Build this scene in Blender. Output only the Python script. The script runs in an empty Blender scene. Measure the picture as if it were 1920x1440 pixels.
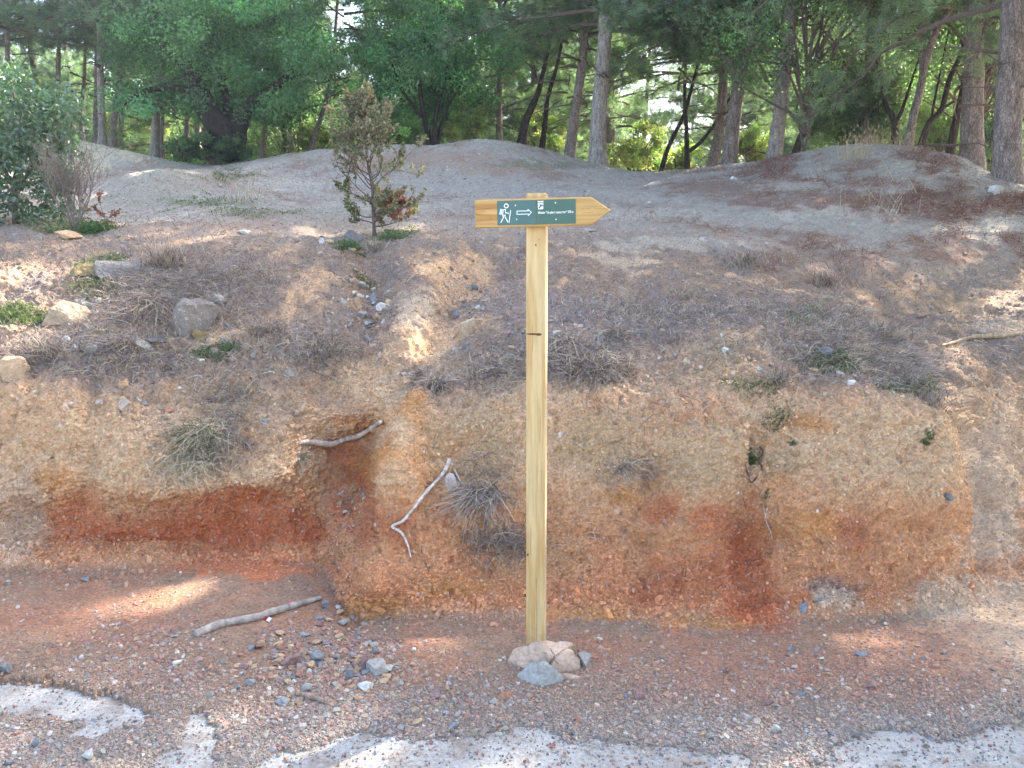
import bpy, math, random
import numpy as np
from mathutils import Vector, Matrix

# ------------------------------------------------------------------ camera, sky, sun, exposure
S = bpy.context.scene
COL = S.collection
CAM_H, PITCH, F = 1.68, math.radians(9.0), 1550.0      # eye height, tilt down, focal length in px of a 1920 px wide picture
cam_d = bpy.data.cameras.new('camera'); cam = bpy.data.objects.new('camera', cam_d); COL.objects.link(cam)
cam.location = (0, 0, CAM_H); cam.rotation_euler = (math.pi/2-PITCH, 0, 0)
cam_d.sensor_width = 36; cam_d.lens = F/1920*36; cam_d.clip_end = 3000; cam_d.clip_start = 0.05
S.camera = cam
SUN_EL, SUN_AZ = math.radians(38), math.radians(48)    # azimuth: to the right of straight ahead (+Y)
W = bpy.data.worlds.new('World'); S.world = W; W.use_nodes = True
wn = W.node_tree; bg = wn.nodes['Background']
sky = wn.nodes.new('ShaderNodeTexSky'); sky.sky_type = 'NISHITA'; sky.sun_disc = False
sky.sun_elevation = SUN_EL; sky.sun_rotation = SUN_AZ; sky.air_density = 1.0; sky.dust_density = 3.0; sky.ozone_density = 1.0
wn.links.new(sky.outputs[0], bg.inputs[0]); bg.inputs[1].default_value = 0.15
sd = bpy.data.lights.new('sun', 'SUN'); sun = bpy.data.objects.new('sun', sd); COL.objects.link(sun)
sd.energy = 5.0; sd.angle = math.radians(0.6); sd.color = (1.0, 0.94, 0.84)
sv = Vector((math.sin(SUN_AZ)*math.cos(SUN_EL), math.cos(SUN_AZ)*math.cos(SUN_EL), math.sin(SUN_EL)))
sun.rotation_euler = (-sv).to_track_quat('-Z', 'Y').to_euler()
S.view_settings.view_transform = 'Standard'; S.view_settings.look = 'None'
S.view_settings.exposure = 2.5; S.view_settings.gamma = 1.0
S.cycles.use_denoising = True
S.cycles.max_bounces = 6; S.cycles.diffuse_bounces = 3; S.cycles.glossy_bounces = 2; S.cycles.transmission_bounces = 4
S.cycles.use_adaptive_sampling = True

rng = np.random.default_rng(7); random.seed(7)

# ------------------------------------------------------------------ noise and picture geometry
def _h(i, j, k):
    n = (i.astype(np.int64)*374761393 + j.astype(np.int64)*668265263 + k.astype(np.int64)*2147483647) & 0xffffffff
    n = ((n ^ (n >> 13))*1274126177) & 0xffffffff
    n = ((n ^ (n >> 16))*2246822519) & 0xffffffff
    return ((n ^ (n >> 15)) & 0xffffff)/float(0x1000000)
def vnoise(p):
    f = np.floor(p); d = p-f; i = f.astype(np.int64); d = d*d*(3-2*d)
    r = 0
    for a in (0, 1):
        wa = d[..., 0] if a else 1-d[..., 0]
        for b in (0, 1):
            wb = d[..., 1] if b else 1-d[..., 1]
            for c in (0, 1):
                wc = d[..., 2] if c else 1-d[..., 2]
                r = r + wa*wb*wc*_h(i[..., 0]+a, i[..., 1]+b, i[..., 2]+c)
    return r*2-1
def fbm(p, freq, octv=4, gain=.5, off=0.0):
    p = p*freq+off+17.3; s = 0; a = 1; t = 0
    for o in range(octv):
        s = s+a*vnoise(p); t += a; a *= gain; p = p*2.03+11.7
    return s/t
def sm(a, b, x):
    t = np.clip((x-a)/(b-a), 0, 1); return t*t*(3-2*t)
CP, SP = math.cos(PITCH), math.sin(PITCH)
def P(u, v, Y=None, z=None):                           # point seen at picture position (u, v), at distance Y or at height z
    cx = (u-960)/F; cy = (720-v)/F
    dx, dy, dz = cx, CP+cy*SP, -SP+cy*CP
    t = Y/dy if Y is not None else (z-CAM_H)/dz
    return Vector((dx*t, dy*t, CAM_H+dz*t))
def proj(p):
    x, y, z = p[..., 0], p[..., 1], p[..., 2]-CAM_H
    d = y*CP-z*SP; d = np.where(d < 1e-3, 1e-3, d)
    return 960+F*x/d, 720-F*(y*SP+z*CP)/d
def srgb(r, g, b, k=1.0):
    f = lambda c: ((c/255+.055)/1.055)**2.4 if c > 10 else c/255/12.92
    return np.array([f(r), f(g), f(b)])*k

# ------------------------------------------------------------------ mesh builder and tagging
class MB:
    def __init__(s): s.v = []; s.c = []; s.f3 = []; s.f4 = []; s.m3 = []; s.m4 = []; s.n = 0
    def add(s, v, f, col=None, mat=0):
        v = np.asarray(v, float).reshape(-1, 3); f = np.asarray(f, np.int64)
        s.v.append(v)
        c = np.ones((len(v), 3))*.5 if col is None else np.broadcast_to(np.asarray(col, float), (len(v), 3))
        s.c.append(c)
        if f.shape[1] == 3: s.f3.append(f+s.n); s.m3.append(np.full(len(f), mat))
        else: s.f4.append(f+s.n); s.m4.append(np.full(len(f), mat))
        s.n += len(v)
    def mesh(s, name, mats, smooth=False):
        V = np.concatenate(s.v); C = np.concatenate(s.c)
        f3 = np.concatenate(s.f3) if s.f3 else np.zeros((0, 3), int); f4 = np.concatenate(s.f4) if s.f4 else np.zeros((0, 4), int)
        me = bpy.data.meshes.new(name); me.vertices.add(len(V)); me.vertices.foreach_set('co', V.astype(np.float32).ravel())
        L = np.concatenate([f3.ravel(), f4.ravel()]); n3, n4 = len(f3), len(f4)
        me.loops.add(len(L)); me.loops.foreach_set('vertex_index', L.astype(np.int32))
        me.polygons.add(n3+n4)
        st = np.concatenate([np.arange(n3)*3, n3*3+np.arange(n4)*4]); me.polygons.foreach_set('loop_start', st.astype(np.int32))
        mi = np.concatenate(s.m3+s.m4) if (s.m3 or s.m4) else np.zeros(0)
        me.polygons.foreach_set('material_index', mi.astype(np.int32))
        me.polygons.foreach_set('use_smooth', np.full(n3+n4, smooth))
        a = me.color_attributes.new('col', 'FLOAT_COLOR', 'POINT')
        a.data.foreach_set('color', np.concatenate([C, np.ones((len(C), 1))], 1).astype(np.float32).ravel())
        for m in mats: me.materials.append(m)
        me.update(calc_edges=True); me.validate()
        return me
    def build(s, name, mats, parent=None, smooth=False):
        return link(name, s.mesh(name, mats, smooth), parent)
def link(name, data, parent=None):
    o = bpy.data.objects.new(name, data); COL.objects.link(o)
    if parent is not None: o.parent = parent
    return o
def tag(o, label=None, cat=None, group=None, kind=None):
    if label: o['label'] = label
    if cat: o['category'] = cat
    if group: o['group'] = group
    if kind: o['kind'] = kind
    return o
def thing(name, loc, label, cat, group=None, rz=0):
    o = bpy.data.objects.new(name, None); COL.objects.link(o); o.location = loc; o.rotation_euler = (0, 0, rz)
    o.empty_display_size = .1
    return tag(o, label, cat, group)
def catmull(pts, n):
    p = np.asarray(pts, float); p = np.vstack([2*p[0]-p[1], p, 2*p[-1]-p[-2]])
    m = len(p)-3; t = np.linspace(0, m-1e-6, n); i = t.astype(int); f = (t-i)[:, None]
    a, b, c, d = p[i], p[i+1], p[i+2], p[i+3]
    return .5*((2*b)+(-a+c)*f+(2*a-5*b+4*c-d)*f*f+(-a+3*b-3*c+d)*f**3)
def tube(mb, pts, rad, sides=8, col=None, mat=0, rough=0.0, rf=8.0, cap=True):
    p = np.asarray(pts, float); n = len(p); rad = np.broadcast_to(np.asarray(rad, float), (n,))
    T = np.gradient(p, axis=0); T /= np.linalg.norm(T, axis=1)[:, None]+1e-9
    ref = np.array([0, 0, 1.]) if abs(T[:, 2]).mean() < .8 else np.array([1., 0, 0])
    A = np.cross(T, ref); A /= np.linalg.norm(A, axis=1)[:, None]+1e-9; B = np.cross(T, A)
    th = np.linspace(0, 2*np.pi, sides, endpoint=False)
    D = A[:, None]*np.cos(th)[None, :, None]+B[:, None]*np.sin(th)[None, :, None]
    V = p[:, None]+D*rad[:, None, None]
    if rough > 0:
        nz = fbm(V, rf, 3, .6)
        V = V+D*(nz*rough)[..., None]*rad[:, None, None]
    V = V.reshape(-1, 3)
    i = np.arange(n-1)[:, None]*sides; j = np.arange(sides)[None]; k = (j+1) % sides
    f = np.stack([i+j, i+k, i+sides+k, i+sides+j], -1).reshape(-1, 4)
    if cap:
        V = np.vstack([V, p[0], p[-1]]); c = n*sides
    if col is not None and np.ndim(col) == 2: col = np.repeat(col, sides, 0); col = np.vstack([col, col[:1], col[-1:]]) if cap else col
    base = mb.n
    mb.add(V, f, col, mat)
    if cap:
        j = np.arange(sides); k = (j+1) % sides
        f3 = np.concatenate([np.stack([k, j, np.full(sides, c)], -1), np.stack([(n-1)*sides+j, (n-1)*sides+k, np.full(sides, c+1)], -1)])
        mb.f3.append(f3+base); mb.m3.append(np.full(len(f3), mat))
def unit(a): return a/(np.linalg.norm(a, axis=-1, keepdims=True)+1e-9)
def rdir(n): return unit(rng.normal(size=(n, 3)))
def leaves(mb, c, d, nrm, L, Wd, col, mat=0, fold=.15, shape='diamond'):
    """c base points, d directions, nrm leaf normals, L length, Wd width (arrays)"""
    n = len(c); d = unit(d); s = unit(np.cross(d, nrm)); m = np.cross(s, d)
    L = np.broadcast_to(L, (n,))[:, None]; Wd = np.broadcast_to(Wd, (n,))[:, None]
    if shape == 'needle':
        V = np.stack([c-s*Wd/2, c+s*Wd/2, c+d*L], 1); k = 3; f = np.arange(n*3).reshape(-1, 3)
        mb.add(V.reshape(-1, 3), f, np.repeat(col, 3, 0), mat); return
    if shape == 'diamond':
        V = np.stack([c, c+d*L*.5-s*Wd/2+m*L*fold, c+d*L, c+d*L*.5+s*Wd/2+m*L*fold], 1)
        mb.add(V.reshape(-1, 3), np.arange(n*4).reshape(-1, 4), np.repeat(col, 4, 0), mat); return
    # six cornered, folded along the midrib
    V = np.stack([c, c+d*L*.35-s*Wd*.45+m*L*fold, c+d*L*.75-s*Wd*.4+m*L*fold*.6, c+d*L-m*L*fold*.6, c+d*L*.75+s*Wd*.4+m*L*fold*.6, c+d*L*.35+s*Wd*.45+m*L*fold], 1)
    b = np.arange(n)[:, None]*6
    mb.add(V.reshape(-1, 3), np.concatenate([b+np.array([[0, 1, 2, 3]]), b+np.array([[0, 3, 4, 5]])]), np.repeat(col, 6, 0), mat)
def colvar(base, n, var=.2, hue=.06):
    c = np.asarray(base)[None]*(1+rng.normal(0, var, (n, 1)))*(1+rng.normal(0, hue, (n, 3)))
    return np.clip(c, .004, .9)

# ------------------------------------------------------------------ materials
def mat_new(name):
    m = bpy.data.materials.new(name); m.use_nodes = True; nt = m.node_tree
    return m, nt, nt.nodes['Principled BSDF']
def N(nt, t, **kw):
    n = nt.nodes.new(t)
    for k, v in kw.items():
        if k in n.inputs.keys(): n.inputs[k].default_value = v
        else: setattr(n, k, v)
    return n
def noise_mul(nt, colsock, scale, lo, hi, detail=6, vec=None, rough=.6):
    nz = N(nt, 'ShaderNodeTexNoise', Scale=scale, Detail=detail, Roughness=rough)
    if vec: nt.links.new(vec, nz.inputs['Vector'])
    mr = N(nt, 'ShaderNodeMapRange'); mr.inputs['From Min'].default_value = .3; mr.inputs['From Max'].default_value = .7
    mr.inputs['To Min'].default_value = lo; mr.inputs['To Max'].default_value = hi
    nt.links.new(nz.outputs['Fac'], mr.inputs['Value'])
    vm = N(nt, 'ShaderNodeVectorMath', operation='SCALE'); nt.links.new(colsock, vm.inputs[0]); nt.links.new(mr.outputs[0], vm.inputs['Scale'])
    return vm.outputs[0]
def bump(nt, bs, height, strength, dist):
    b = N(nt, 'ShaderNodeBump'); b.inputs['Strength'].default_value = strength; b.inputs['Distance'].default_value = dist
    nt.links.new(height, b.inputs['Height']); nt.links.new(b.outputs[0], bs.inputs['Normal'])
def attr_mat(name, rough=.9, scale=60, lo=.75, hi=1.25, bumpd=.004, bscale=120, spec=.3, obj=False):
    m, nt, bs = mat_new(name)
    a = N(nt, 'ShaderNodeAttribute', attribute_name='col')
    tc = N(nt, 'ShaderNodeTexCoord')
    vec = tc.outputs['Object']
    nt.links.new(noise_mul(nt, noise_mul(nt, a.outputs['Color'], scale, lo, hi, vec=vec), scale*4, (lo+1)/2, (hi+1)/2, vec=vec), bs.inputs['Base Color'])
    bs.inputs['Roughness'].default_value = rough; bs.inputs['Specular IOR Level'].default_value = spec
    if bumpd:
        nz = N(nt, 'ShaderNodeTexNoise', Scale=bscale, Detail=10); nz.inputs['Roughness'].default_value = .72
        nt.links.new(vec, nz.inputs['Vector']); bump(nt, bs, nz.outputs['Fac'], 1.0, bumpd)
    return m
def leaf_mat(name, trans=.4, rough=.5, spec=.4):
    m, nt, bs = mat_new(name)
    a = N(nt, 'ShaderNodeAttribute', attribute_name='col')
    nt.links.new(a.outputs['Color'], bs.inputs['Base Color'])
    bs.inputs['Roughness'].default_value = rough; bs.inputs['Specular IOR Level'].default_value = spec
    tr = N(nt, 'ShaderNodeBsdfTranslucent')
    mu = N(nt, 'ShaderNodeVectorMath', operation='MULTIPLY'); mu.inputs[1].default_value = (2.0, 2.2, 1.1)
    nt.links.new(a.outputs['Color'], mu.inputs[0]); nt.links.new(mu.outputs[0], tr.inputs['Color'])
    mx = N(nt, 'ShaderNodeMixShader'); mx.inputs[0].default_value = trans
    nt.links.new(bs.outputs[0], mx.inputs[1]); nt.links.new(tr.outputs[0], mx.inputs[2])
    nt.links.new(mx.outputs[0], nt.nodes['Material Output'].inputs['Surface'])
    return m
def bark_mat(name, c1, c2, sc=9.0, bd=.03):
    m, nt, bs = mat_new(name)
    tc = N(nt, 'ShaderNodeTexCoord'); mp = N(nt, 'ShaderNodeMapping'); mp.inputs['Scale'].default_value = (1, 1, .28)
    nt.links.new(tc.outputs['Object'], mp.inputs['Vector'])
    vo = N(nt, 'ShaderNodeTexVoronoi', Scale=sc*2.2, feature='DISTANCE_TO_EDGE'); nz = N(nt, 'ShaderNodeTexNoise', Scale=sc, Detail=8, Distortion=.6)
    nt.links.new(mp.outputs[0], nz.inputs['Vector'])
    ad = N(nt, 'ShaderNodeMixRGB'); ad.inputs[0].default_value = .12
    nt.links.new(mp.outputs[0], ad.inputs[1]); nt.links.new(nz.outputs['Color'], ad.inputs[2]); nt.links.new(ad.outputs[0], vo.inputs['Vector'])
    cr = N(nt, 'ShaderNodeValToRGB'); cr.color_ramp.elements[0].color = (*c2, 1); cr.color_ramp.elements[1].color = (*c1, 1)
    cr.color_ramp.elements[0].position = .02; cr.color_ramp.elements[1].position = .22
    nt.links.new(vo.outputs['Distance'], cr.inputs[0])
    nt.links.new(noise_mul(nt, cr.outputs[0], sc*.9, .6, 1.5, vec=mp.outputs[0]), bs.inputs['Base Color'])
    bs.inputs['Roughness'].default_value = .95; bs.inputs['Specular IOR Level'].default_value = .15
    mm = N(nt, 'ShaderNodeMath', operation='MULTIPLY'); nt.links.new(vo.outputs['Distance'], mm.inputs[0]); nt.links.new(nz.outputs['Fac'], mm.inputs[1])
    bump(nt, bs, mm.outputs[0], 1.0, bd)
    return m
def plain_mat(name, c, rough=.6, lo=.85, hi=1.15, scale=30, spec=.4, bd=0):
    m, nt, bs = mat_new(name)
    rgb = N(nt, 'ShaderNodeRGB'); rgb.outputs[0].default_value = (*c, 1)
    tc = N(nt, 'ShaderNodeTexCoord')
    nt.links.new(noise_mul(nt, rgb.outputs[0], scale, lo, hi, vec=tc.outputs['Object']), bs.inputs['Base Color'])
    bs.inputs['Roughness'].default_value = rough; bs.inputs['Specular IOR Level'].default_value = spec
    if bd:
        nz = N(nt, 'ShaderNodeTexNoise', Scale=scale*2, Detail=8); nt.links.new(tc.outputs['Object'], nz.inputs['Vector']); bump(nt, bs, nz.outputs['Fac'], 1.0, bd)
    return m
M_soil = attr_mat('soil', .95, 70, .66, 1.34, .022, 75, .12)
M_gravel = attr_mat('gravel', .85, 90, .8, 1.2, .002, 200, .25)
M_grass = attr_mat('dry_grass', .8, 40, .85, 1.15, 0, 0, .2)
M_leaf = leaf_mat('leaf', .45, .5, .35)
M_needle = leaf_mat('needles', .35, .55, .3)
M_gloss = leaf_mat('glossy_leaf', .25, .3, 1.0)
M_herb = leaf_mat('herb', .3, .6, .3)
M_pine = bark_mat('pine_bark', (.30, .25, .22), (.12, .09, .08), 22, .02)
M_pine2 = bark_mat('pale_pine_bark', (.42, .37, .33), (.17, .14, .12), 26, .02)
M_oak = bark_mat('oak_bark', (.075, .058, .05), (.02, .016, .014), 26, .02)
M_twig = plain_mat('twig_bark', (.13, .10, .085), .9, .6, 1.4, 40, .2)
M_wood = attr_mat('weathered_wood', .85, 25, .7, 1.25, .004, 60, .2)

# ------------------------------------------------------------------ terrain: the bank, the mounds and the forest floor
def K(*a): return np.array(a, float).reshape(-1, 3)    # rows: u, v, Y
c_toe = K(-300,1065,4.0, 0,1070,4.02, 150,1075,4.02, 300,1070,4.02, 450,1062,4.05, 560,1060,4.12, 610,1080,4.10, 650,1160,3.68, 760,1165,3.62, 900,1160,3.64, 1100,1168,3.62, 1300,1178,3.58, 1450,1180,3.60, 1600,1172,3.66, 1750,1160,3.72, 1920,1120,4.0, 2200,1100,4.1)
c_low = K(-300,1010,4.12, 0,1012,4.16, 150,1020,4.22, 300,1022,4.24, 450,1015,4.28, 560,1005,4.30, 610,1000,4.42, 640,1085,3.86, 700,1085,3.68, 800,1085,3.66, 900,1098,3.78, 1100,1100,3.79, 1300,1110,3.76, 1400,1090,3.88, 1450,1100,3.80, 1600,1100,3.80, 1750,1085,3.88, 1850,1060,4.1, 1920,1040,4.3, 2200,1030,4.4)
c_rec = K(-300,960,4.14, 0,962,4.20, 150,955,4.25, 300,950,4.28, 450,948,4.31, 560,930,4.36, 610,925,4.60, 680,920,4.66, 715,960,4.20, 730,1000,3.90, 790,1010,3.80, 900,1020,3.90, 1100,1010,3.92, 1300,1020,3.92, 1390,1000,4.06, 1440,1000,4.04, 1500,1010,3.93, 1650,1000,3.95, 1780,985,4.06, 1850,980,4.35, 1920,960,4.6, 2200,950,4.7)
c_lip = K(-300,915,4.12, 0,918,4.14, 150,915,4.14, 300,925,4.14, 450,915,4.17, 540,890,4.22, 590,850,4.50, 620,838,4.72, 700,815,4.76, 722,850,4.40, 735,880,3.98, 790,900,3.92, 860,910,4.02, 1100,910,4.06, 1300,920,4.06, 1390,895,4.18, 1440,900,4.16, 1500,915,4.06, 1650,900,4.08, 1780,880,4.22, 1840,870,4.6, 1920,860,4.9, 2200,850,5.0)
c_top = K(-300,735,4.32, 0,735,4.32, 150,750,4.34, 300,790,4.33, 450,815,4.32, 540,800,4.42, 600,785,4.58, 700,770,4.62, 740,752,4.42, 765,735,4.28, 820,775,4.22, 900,775,4.28, 1100,770,4.32, 1300,780,4.26, 1500,775,4.28, 1650,770,4.30, 1760,775,4.42, 1810,780,4.85, 1850,770,5.15, 1920,760,5.3, 2200,760,5.4)
c_mid = K(-300,620,4.85, 0,620,4.85, 200,620,4.85, 400,640,4.85, 600,645,4.95, 700,640,5.0, 760,655,4.85, 850,650,4.95, 900,655,4.9, 1050,640,4.85, 1250,635,4.85, 1450,645,4.8, 1600,660,4.85, 1700,680,4.95, 1760,690,5.1, 1800,655,5.6, 1850,645,5.8, 1920,632,5.9, 2200,620,6.0)
c_sh = K(-300,500,5.6, 0,500,5.6, 200,495,5.6, 400,500,5.6, 550,505,5.7, 650,520,5.8, 720,530,5.8, 800,510,5.8, 900,530,5.85, 1000,510,5.9, 1100,500,5.8, 1250,520,5.7, 1400,530,5.65, 1500,555,5.6, 1600,580,5.6, 1680,605,5.65, 1740,618,5.9, 1800,610,6.4, 1920,590,6.6, 2200,580,6.7)
c_ed = K(-300,440,6.4, 0,442,6.4, 200,445,6.4, 400,445,6.3, 600,452,6.3, 700,452,6.3, 900,455,6.6, 1100,455,6.7, 1300,470,6.7, 1450,480,6.8, 1600,515,6.8, 1700,520,7.0, 1800,520,7.3, 1920,510,7.5, 2200,505,7.6)
c_pl = K(-300,405,7.8, 0,412,7.6, 200,412,8.0, 350,405,8.2, 500,395,8.6, 700,400,8.6, 1000,400,8.6, 1300,410,8.6, 1500,420,8.3, 1700,430,8.3, 1920,430,8.3, 2200,430,8.4)
c_ft = K(-300,385,9, 100,390,9, 250,385,9.4, 400,370,10, 470,350,11, 560,352,11.6, 700,352,11.6, 900,350,11.6, 1100,340,12, 1200,330,13, 1330,330,11.8, 1480,345,10.4, 1600,355,9.8, 1750,370,9.3, 1850,385,8.8, 1920,385,8.7, 2200,385,8.8)
c_m2 = K(-300,320,12, 100,335,12, 180,335,12, 240,312,10.5, 300,302,10.4, 380,305,11.3, 450,314,13, 560,310,13.5, 700,303,12.7, 800,300,12.7, 900,295,12.6, 1000,303,12.8, 1100,315,13.2, 1200,322,14, 1330,321,12.8, 1480,315,11.2, 1600,305,10.6, 1700,308,10.2, 1800,325,9.9, 1850,350,9.6, 1920,364,9.3, 2200,365,9.5)
c_cr = K(-300,240,17, 0,238,17, 140,248,16.5, 190,252,16.2, 250,268,16.3, 330,291,16.8, 380,299,17.4, 440,300,17.6, 500,292,17, 560,281,16.3, 600,274,16, 650,269,15.5, 750,266,14.8, 830,262,14.4, 900,255,14, 960,258,14, 1020,272,14.3, 1080,290,14.8, 1130,301,15.3, 1180,313,16, 1240,318,16, 1300,315,15, 1400,302,13.6, 1460,290,12.8, 1540,272,12, 1600,264,11.6, 1660,262,11.4, 1720,268,11.2, 1780,281,11, 1830,302,10.7, 1860,322,10.3, 1900,342,10, 1960,350,10, 2200,350,10.2)

def smooth1(a, s, axis):
    if s <= 0: return a
    k = int(3*s); x = np.arange(-k, k+1); w = np.exp(-.5*(x/s)**2); w /= w.sum()
    pad = [(0, 0)]*a.ndim; pad[axis] = (k, k); b = np.pad(a, pad, mode='edge')
    return np.apply_along_axis(lambda r: np.convolve(r, w, 'valid'), axis, b)
nU = 900
uu = np.linspace(-180, 2100, nU)
left = -180-np.geomspace(4, 7000, 60)[::-1]; right = 2100+np.geomspace(4, 7000, 60)
U = np.concatenate([left, uu, right]); NC = len(U)
def to_yz(v, Y):
    cy = (720-v)/F; return Y, CAM_H+Y*(-SP+cy*CP)/(CP+cy*SP)
lines = []
du = uu[1]-uu[0]
for cc in (c_toe, c_low, c_rec, c_lip, c_top, c_mid, c_sh, c_ed, c_pl, c_ft, c_m2, c_cr):
    v = np.interp(uu, cc[:, 0], cc[:, 1]); Y = np.interp(uu, cc[:, 0], cc[:, 2])
    v = smooth1(v, 9/du, 0); Y = smooth1(Y, 9/du, 0)
    lines.append(to_yz(v, Y))
Lx = [(np.concatenate([np.full(60, y[0]), y, np.full(60, y[-1])]), np.concatenate([np.full(60, z[0]), z, np.full(60, z[-1])])) for y, z in lines]
def flat(v, z):
    p = P(960, v, z=z); return (np.full(NC, p.y), np.full(NC, z))
front = [(np.full(NC, 1.2), np.full(NC, .007)), (np.full(NC, 1.9), np.full(NC, .007)), flat(1445, .007), flat(1350, .010), flat(1250, .030)]
def behind(a, b, f, us, ds, s_=14):
    dd = np.interp(U, us, ds); dd = smooth1(dd, s_/du, 0); return (a[0]*(1-f)+b[0]*f, a[1]*(1-f)+b[1]*f-dd)
dipA = behind(Lx[6], Lx[7], .45, [1250, 1400, 1480, 1700, 1800, 1850], [0, .10, .17, .17, .05, 0])
dipB = behind(Lx[10], Lx[11], .35, [120, 200, 300, 380, 470, 950, 1050, 1180, 1290, 1400, 1500], [0, .5, .6, .45, 0, 0, .12, .12, 0, 0, 0])
cr = Lx[-1]
Lx = Lx[:7]+[dipA]+Lx[7:11]+[dipB]+Lx[11:]
back = [(cr[0]+1.0, cr[1]-.18), (cr[0]+3.2, cr[1]-1.0), (cr[0]*0+24, cr[1]*0+2.0), (cr[0]*0+45, cr[1]*0+1.0), (cr[0]*0+90, cr[1]*0-4), (cr[0]*0+400, cr[1]*0-40), (cr[0]*0+1500, cr[1]*0-200)]
ALL = front+Lx+back
cnt = [4, 30, 75, 65, 70, 55, 50, 40, 95, 90, 95, 30, 40, 36, 36, 42, 20, 36, 10, 10, 8, 6, 4, 4, 4]
ZMAP = [0,1,2,3,4,5,6,7,8,9,10,11,11.5,12,13,14,15,15.4,16,17,18,19,20,21,22,23]
rowsY, rowsZ, zone = [], [], []
for a in range(len(ALL)-1):
    n = cnt[a] if a < len(cnt) else 4
    for q in range(n):
        t = q/n; rowsY.append(ALL[a][0]*(1-t)+ALL[a+1][0]*t); rowsZ.append(ALL[a][1]*(1-t)+ALL[a+1][1]*t); zone.append(ZMAP[a]+(ZMAP[a+1]-ZMAP[a])*t)
rowsY.append(ALL[-1][0]); rowsZ.append(ALL[-1][1]); zone.append(ZMAP[len(ALL)-1])
GY = smooth1(np.array(rowsY), 8, 0); GZ = smooth1(np.array(rowsZ), 8, 0); NR = len(rowsY); zone = np.array(zone)
GX = ((U-960)/F)[None]*(GY*CP-(GZ-CAM_H)*SP)
G = np.stack([GX, GY, GZ], -1)
def normals(G):
    a = np.gradient(G, axis=1); b = np.gradient(G, axis=0); return unit(np.cross(a, b))
Nrm = normals(G)
SU, SV = proj(G)
Zn = np.broadcast_to(zone[:, None], SU.shape)
face = sm(5.0, 5.6, Zn)*(1-sm(9.2, 10.4, Zn)); slope = sm(8.6, 9.8, Zn)*(1-sm(12, 13, Zn)); plat = sm(11.5, 13, Zn); road = 1-sm(4.2, 5.2, Zn)
# real relief
d = face*(.075*fbm(G, 1.7, 2)+.055*fbm(G, 4.2, 3, .55)+.022*np.abs(fbm(G, 14, 3, .6, 5))-.02*sm(.15, .6, fbm(G, 8, 3, .55, 40)))
def pathd(pts, wd):
    dmin = np.full(SU.shape, 1e9)
    for (a, b), (c_, e) in zip(pts[:-1], pts[1:]):
        t = np.clip(((SU-a)*(c_-a)+(SV-b)*(e-b))/((c_-a)**2+(e-b)**2), 0, 1); dmin = np.minimum(dmin, np.hypot(SU-a-t*(c_-a), SV-b-t*(e-b)))
    return np.exp(-(dmin/wd)**2)
d -= .075*pathd([(960,455), (900,520), (860,580), (800,650), (745,720)], 34)
d -= .10*pathd([(700,470), (690,580), (680,640)], 34)
d += .045*pathd([(790,520), (770,600)], 40)+.07*pathd([(980,560), (880,640)], 40)
d -= .12*pathd([(1660,600), (1760,690), (1815,830), (1840,960), (1850,1060)], 22)
d += .16*np.exp(-((SU-1420)/330)**2-((SV-840)/210)**2)+.10*np.exp(-((SU-1000)/150)**2-((SV-760)/150)**2)
d += .09*pathd([(775,750), (750,880), (740,1000), (700,1090)], 34)
d -= .07*pathd([(1400,850), (1390,960), (1410,1130)], 34)
d -= .05*pathd([(1215,820), (1220,1000), (1200,1130)], 26)+.04*pathd([(170,760), (160,930)], 24)
G3 = G*np.array([1, 1, 5.5])
d += face*sm(930, 1010, SV)*.016*np.sign(fbm(G3, 2.2, 2, .5, 8))*np.abs(fbm(G3, 2.2, 3, .6, 8))**.5
d += slope*(.075*fbm(G, 2.2, 3)+.03*fbm(G, 9, 4, .6)+.018*fbm(G, 30, 2, .6))
d += plat*(.06*fbm(G, 1.1, 3, .5, 9)+.018*fbm(G, 7, 3, .6)+.006*fbm(G, 40, 2))
d += road*(.003*fbm(G, 5, 3)+.002*fbm(G, 30, 2))+(1-road)*(1-plat)*(.006*fbm(G, 45, 2, .6, 3)+.004*fbm(G, 90, 2, .6, 31))
d += face*(.016*fbm(G*np.array([1, 1, 2.0]), 20, 3, .65, 77)+.015*fbm(G, 50, 3, .72, 177)-.016*sm(.25, .6, fbm(G, 26, 2, .6, 277)))
farf = 1-sm(20, 30, G[..., 1])
d *= farf
# concrete showing through the dirt: (u, v, ru, rv)
wu = SU+26*fbm(G, 6, 3, .6, 3)*1.0; wv = SV+20*fbm(G, 6, 4, .62, 57)
def blob(u, v, ru, rv, ang=0):
    x = (wu-u); y = (wv-v)
    if ang: c, s = math.cos(math.radians(ang)), math.sin(math.radians(ang)); x, y = x*c+y*s, -x*s+y*c
    return np.clip(1-np.sqrt((x/ru)**2+(y/rv)**2), -2, 1)
conc = np.full(SU.shape, -1.0)
for b in ((70,1312,150,36,6), (205,1330,62,28,14), (185,1362,60,16,-20), (368,1390,30,60,14), (340,1425,60,22,0), (560,1432,80,20,0), (700,1420,110,42,0), (860,1425,160,42,0), (985,1400,90,42,0), (1150,1430,170,40,0), (1290,1440,110,26,0), (1375,1425,30,20,0), (1680,1440,180,48,-10), (1640,1400,90,32,-12), (1860,1405,110,44,-22), (1780,1450,220,60,0), (960,1500,900,60,0), (1500,1520,900,50,0)):
    conc = np.maximum(conc, blob(*b))
conc = conc+.26*fbm(G, 12, 5, .68, 91); nz_f = fbm(G, 60, 3, .7, 191)
cm = sm(-.22, .22, conc+.36*nz_f)*road
G = G+Nrm*d[..., None]
G[..., 2] = G[..., 2]*(1-cm)-.012*cm
Nrm = normals(G)
SU, SV = proj(G)

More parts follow.
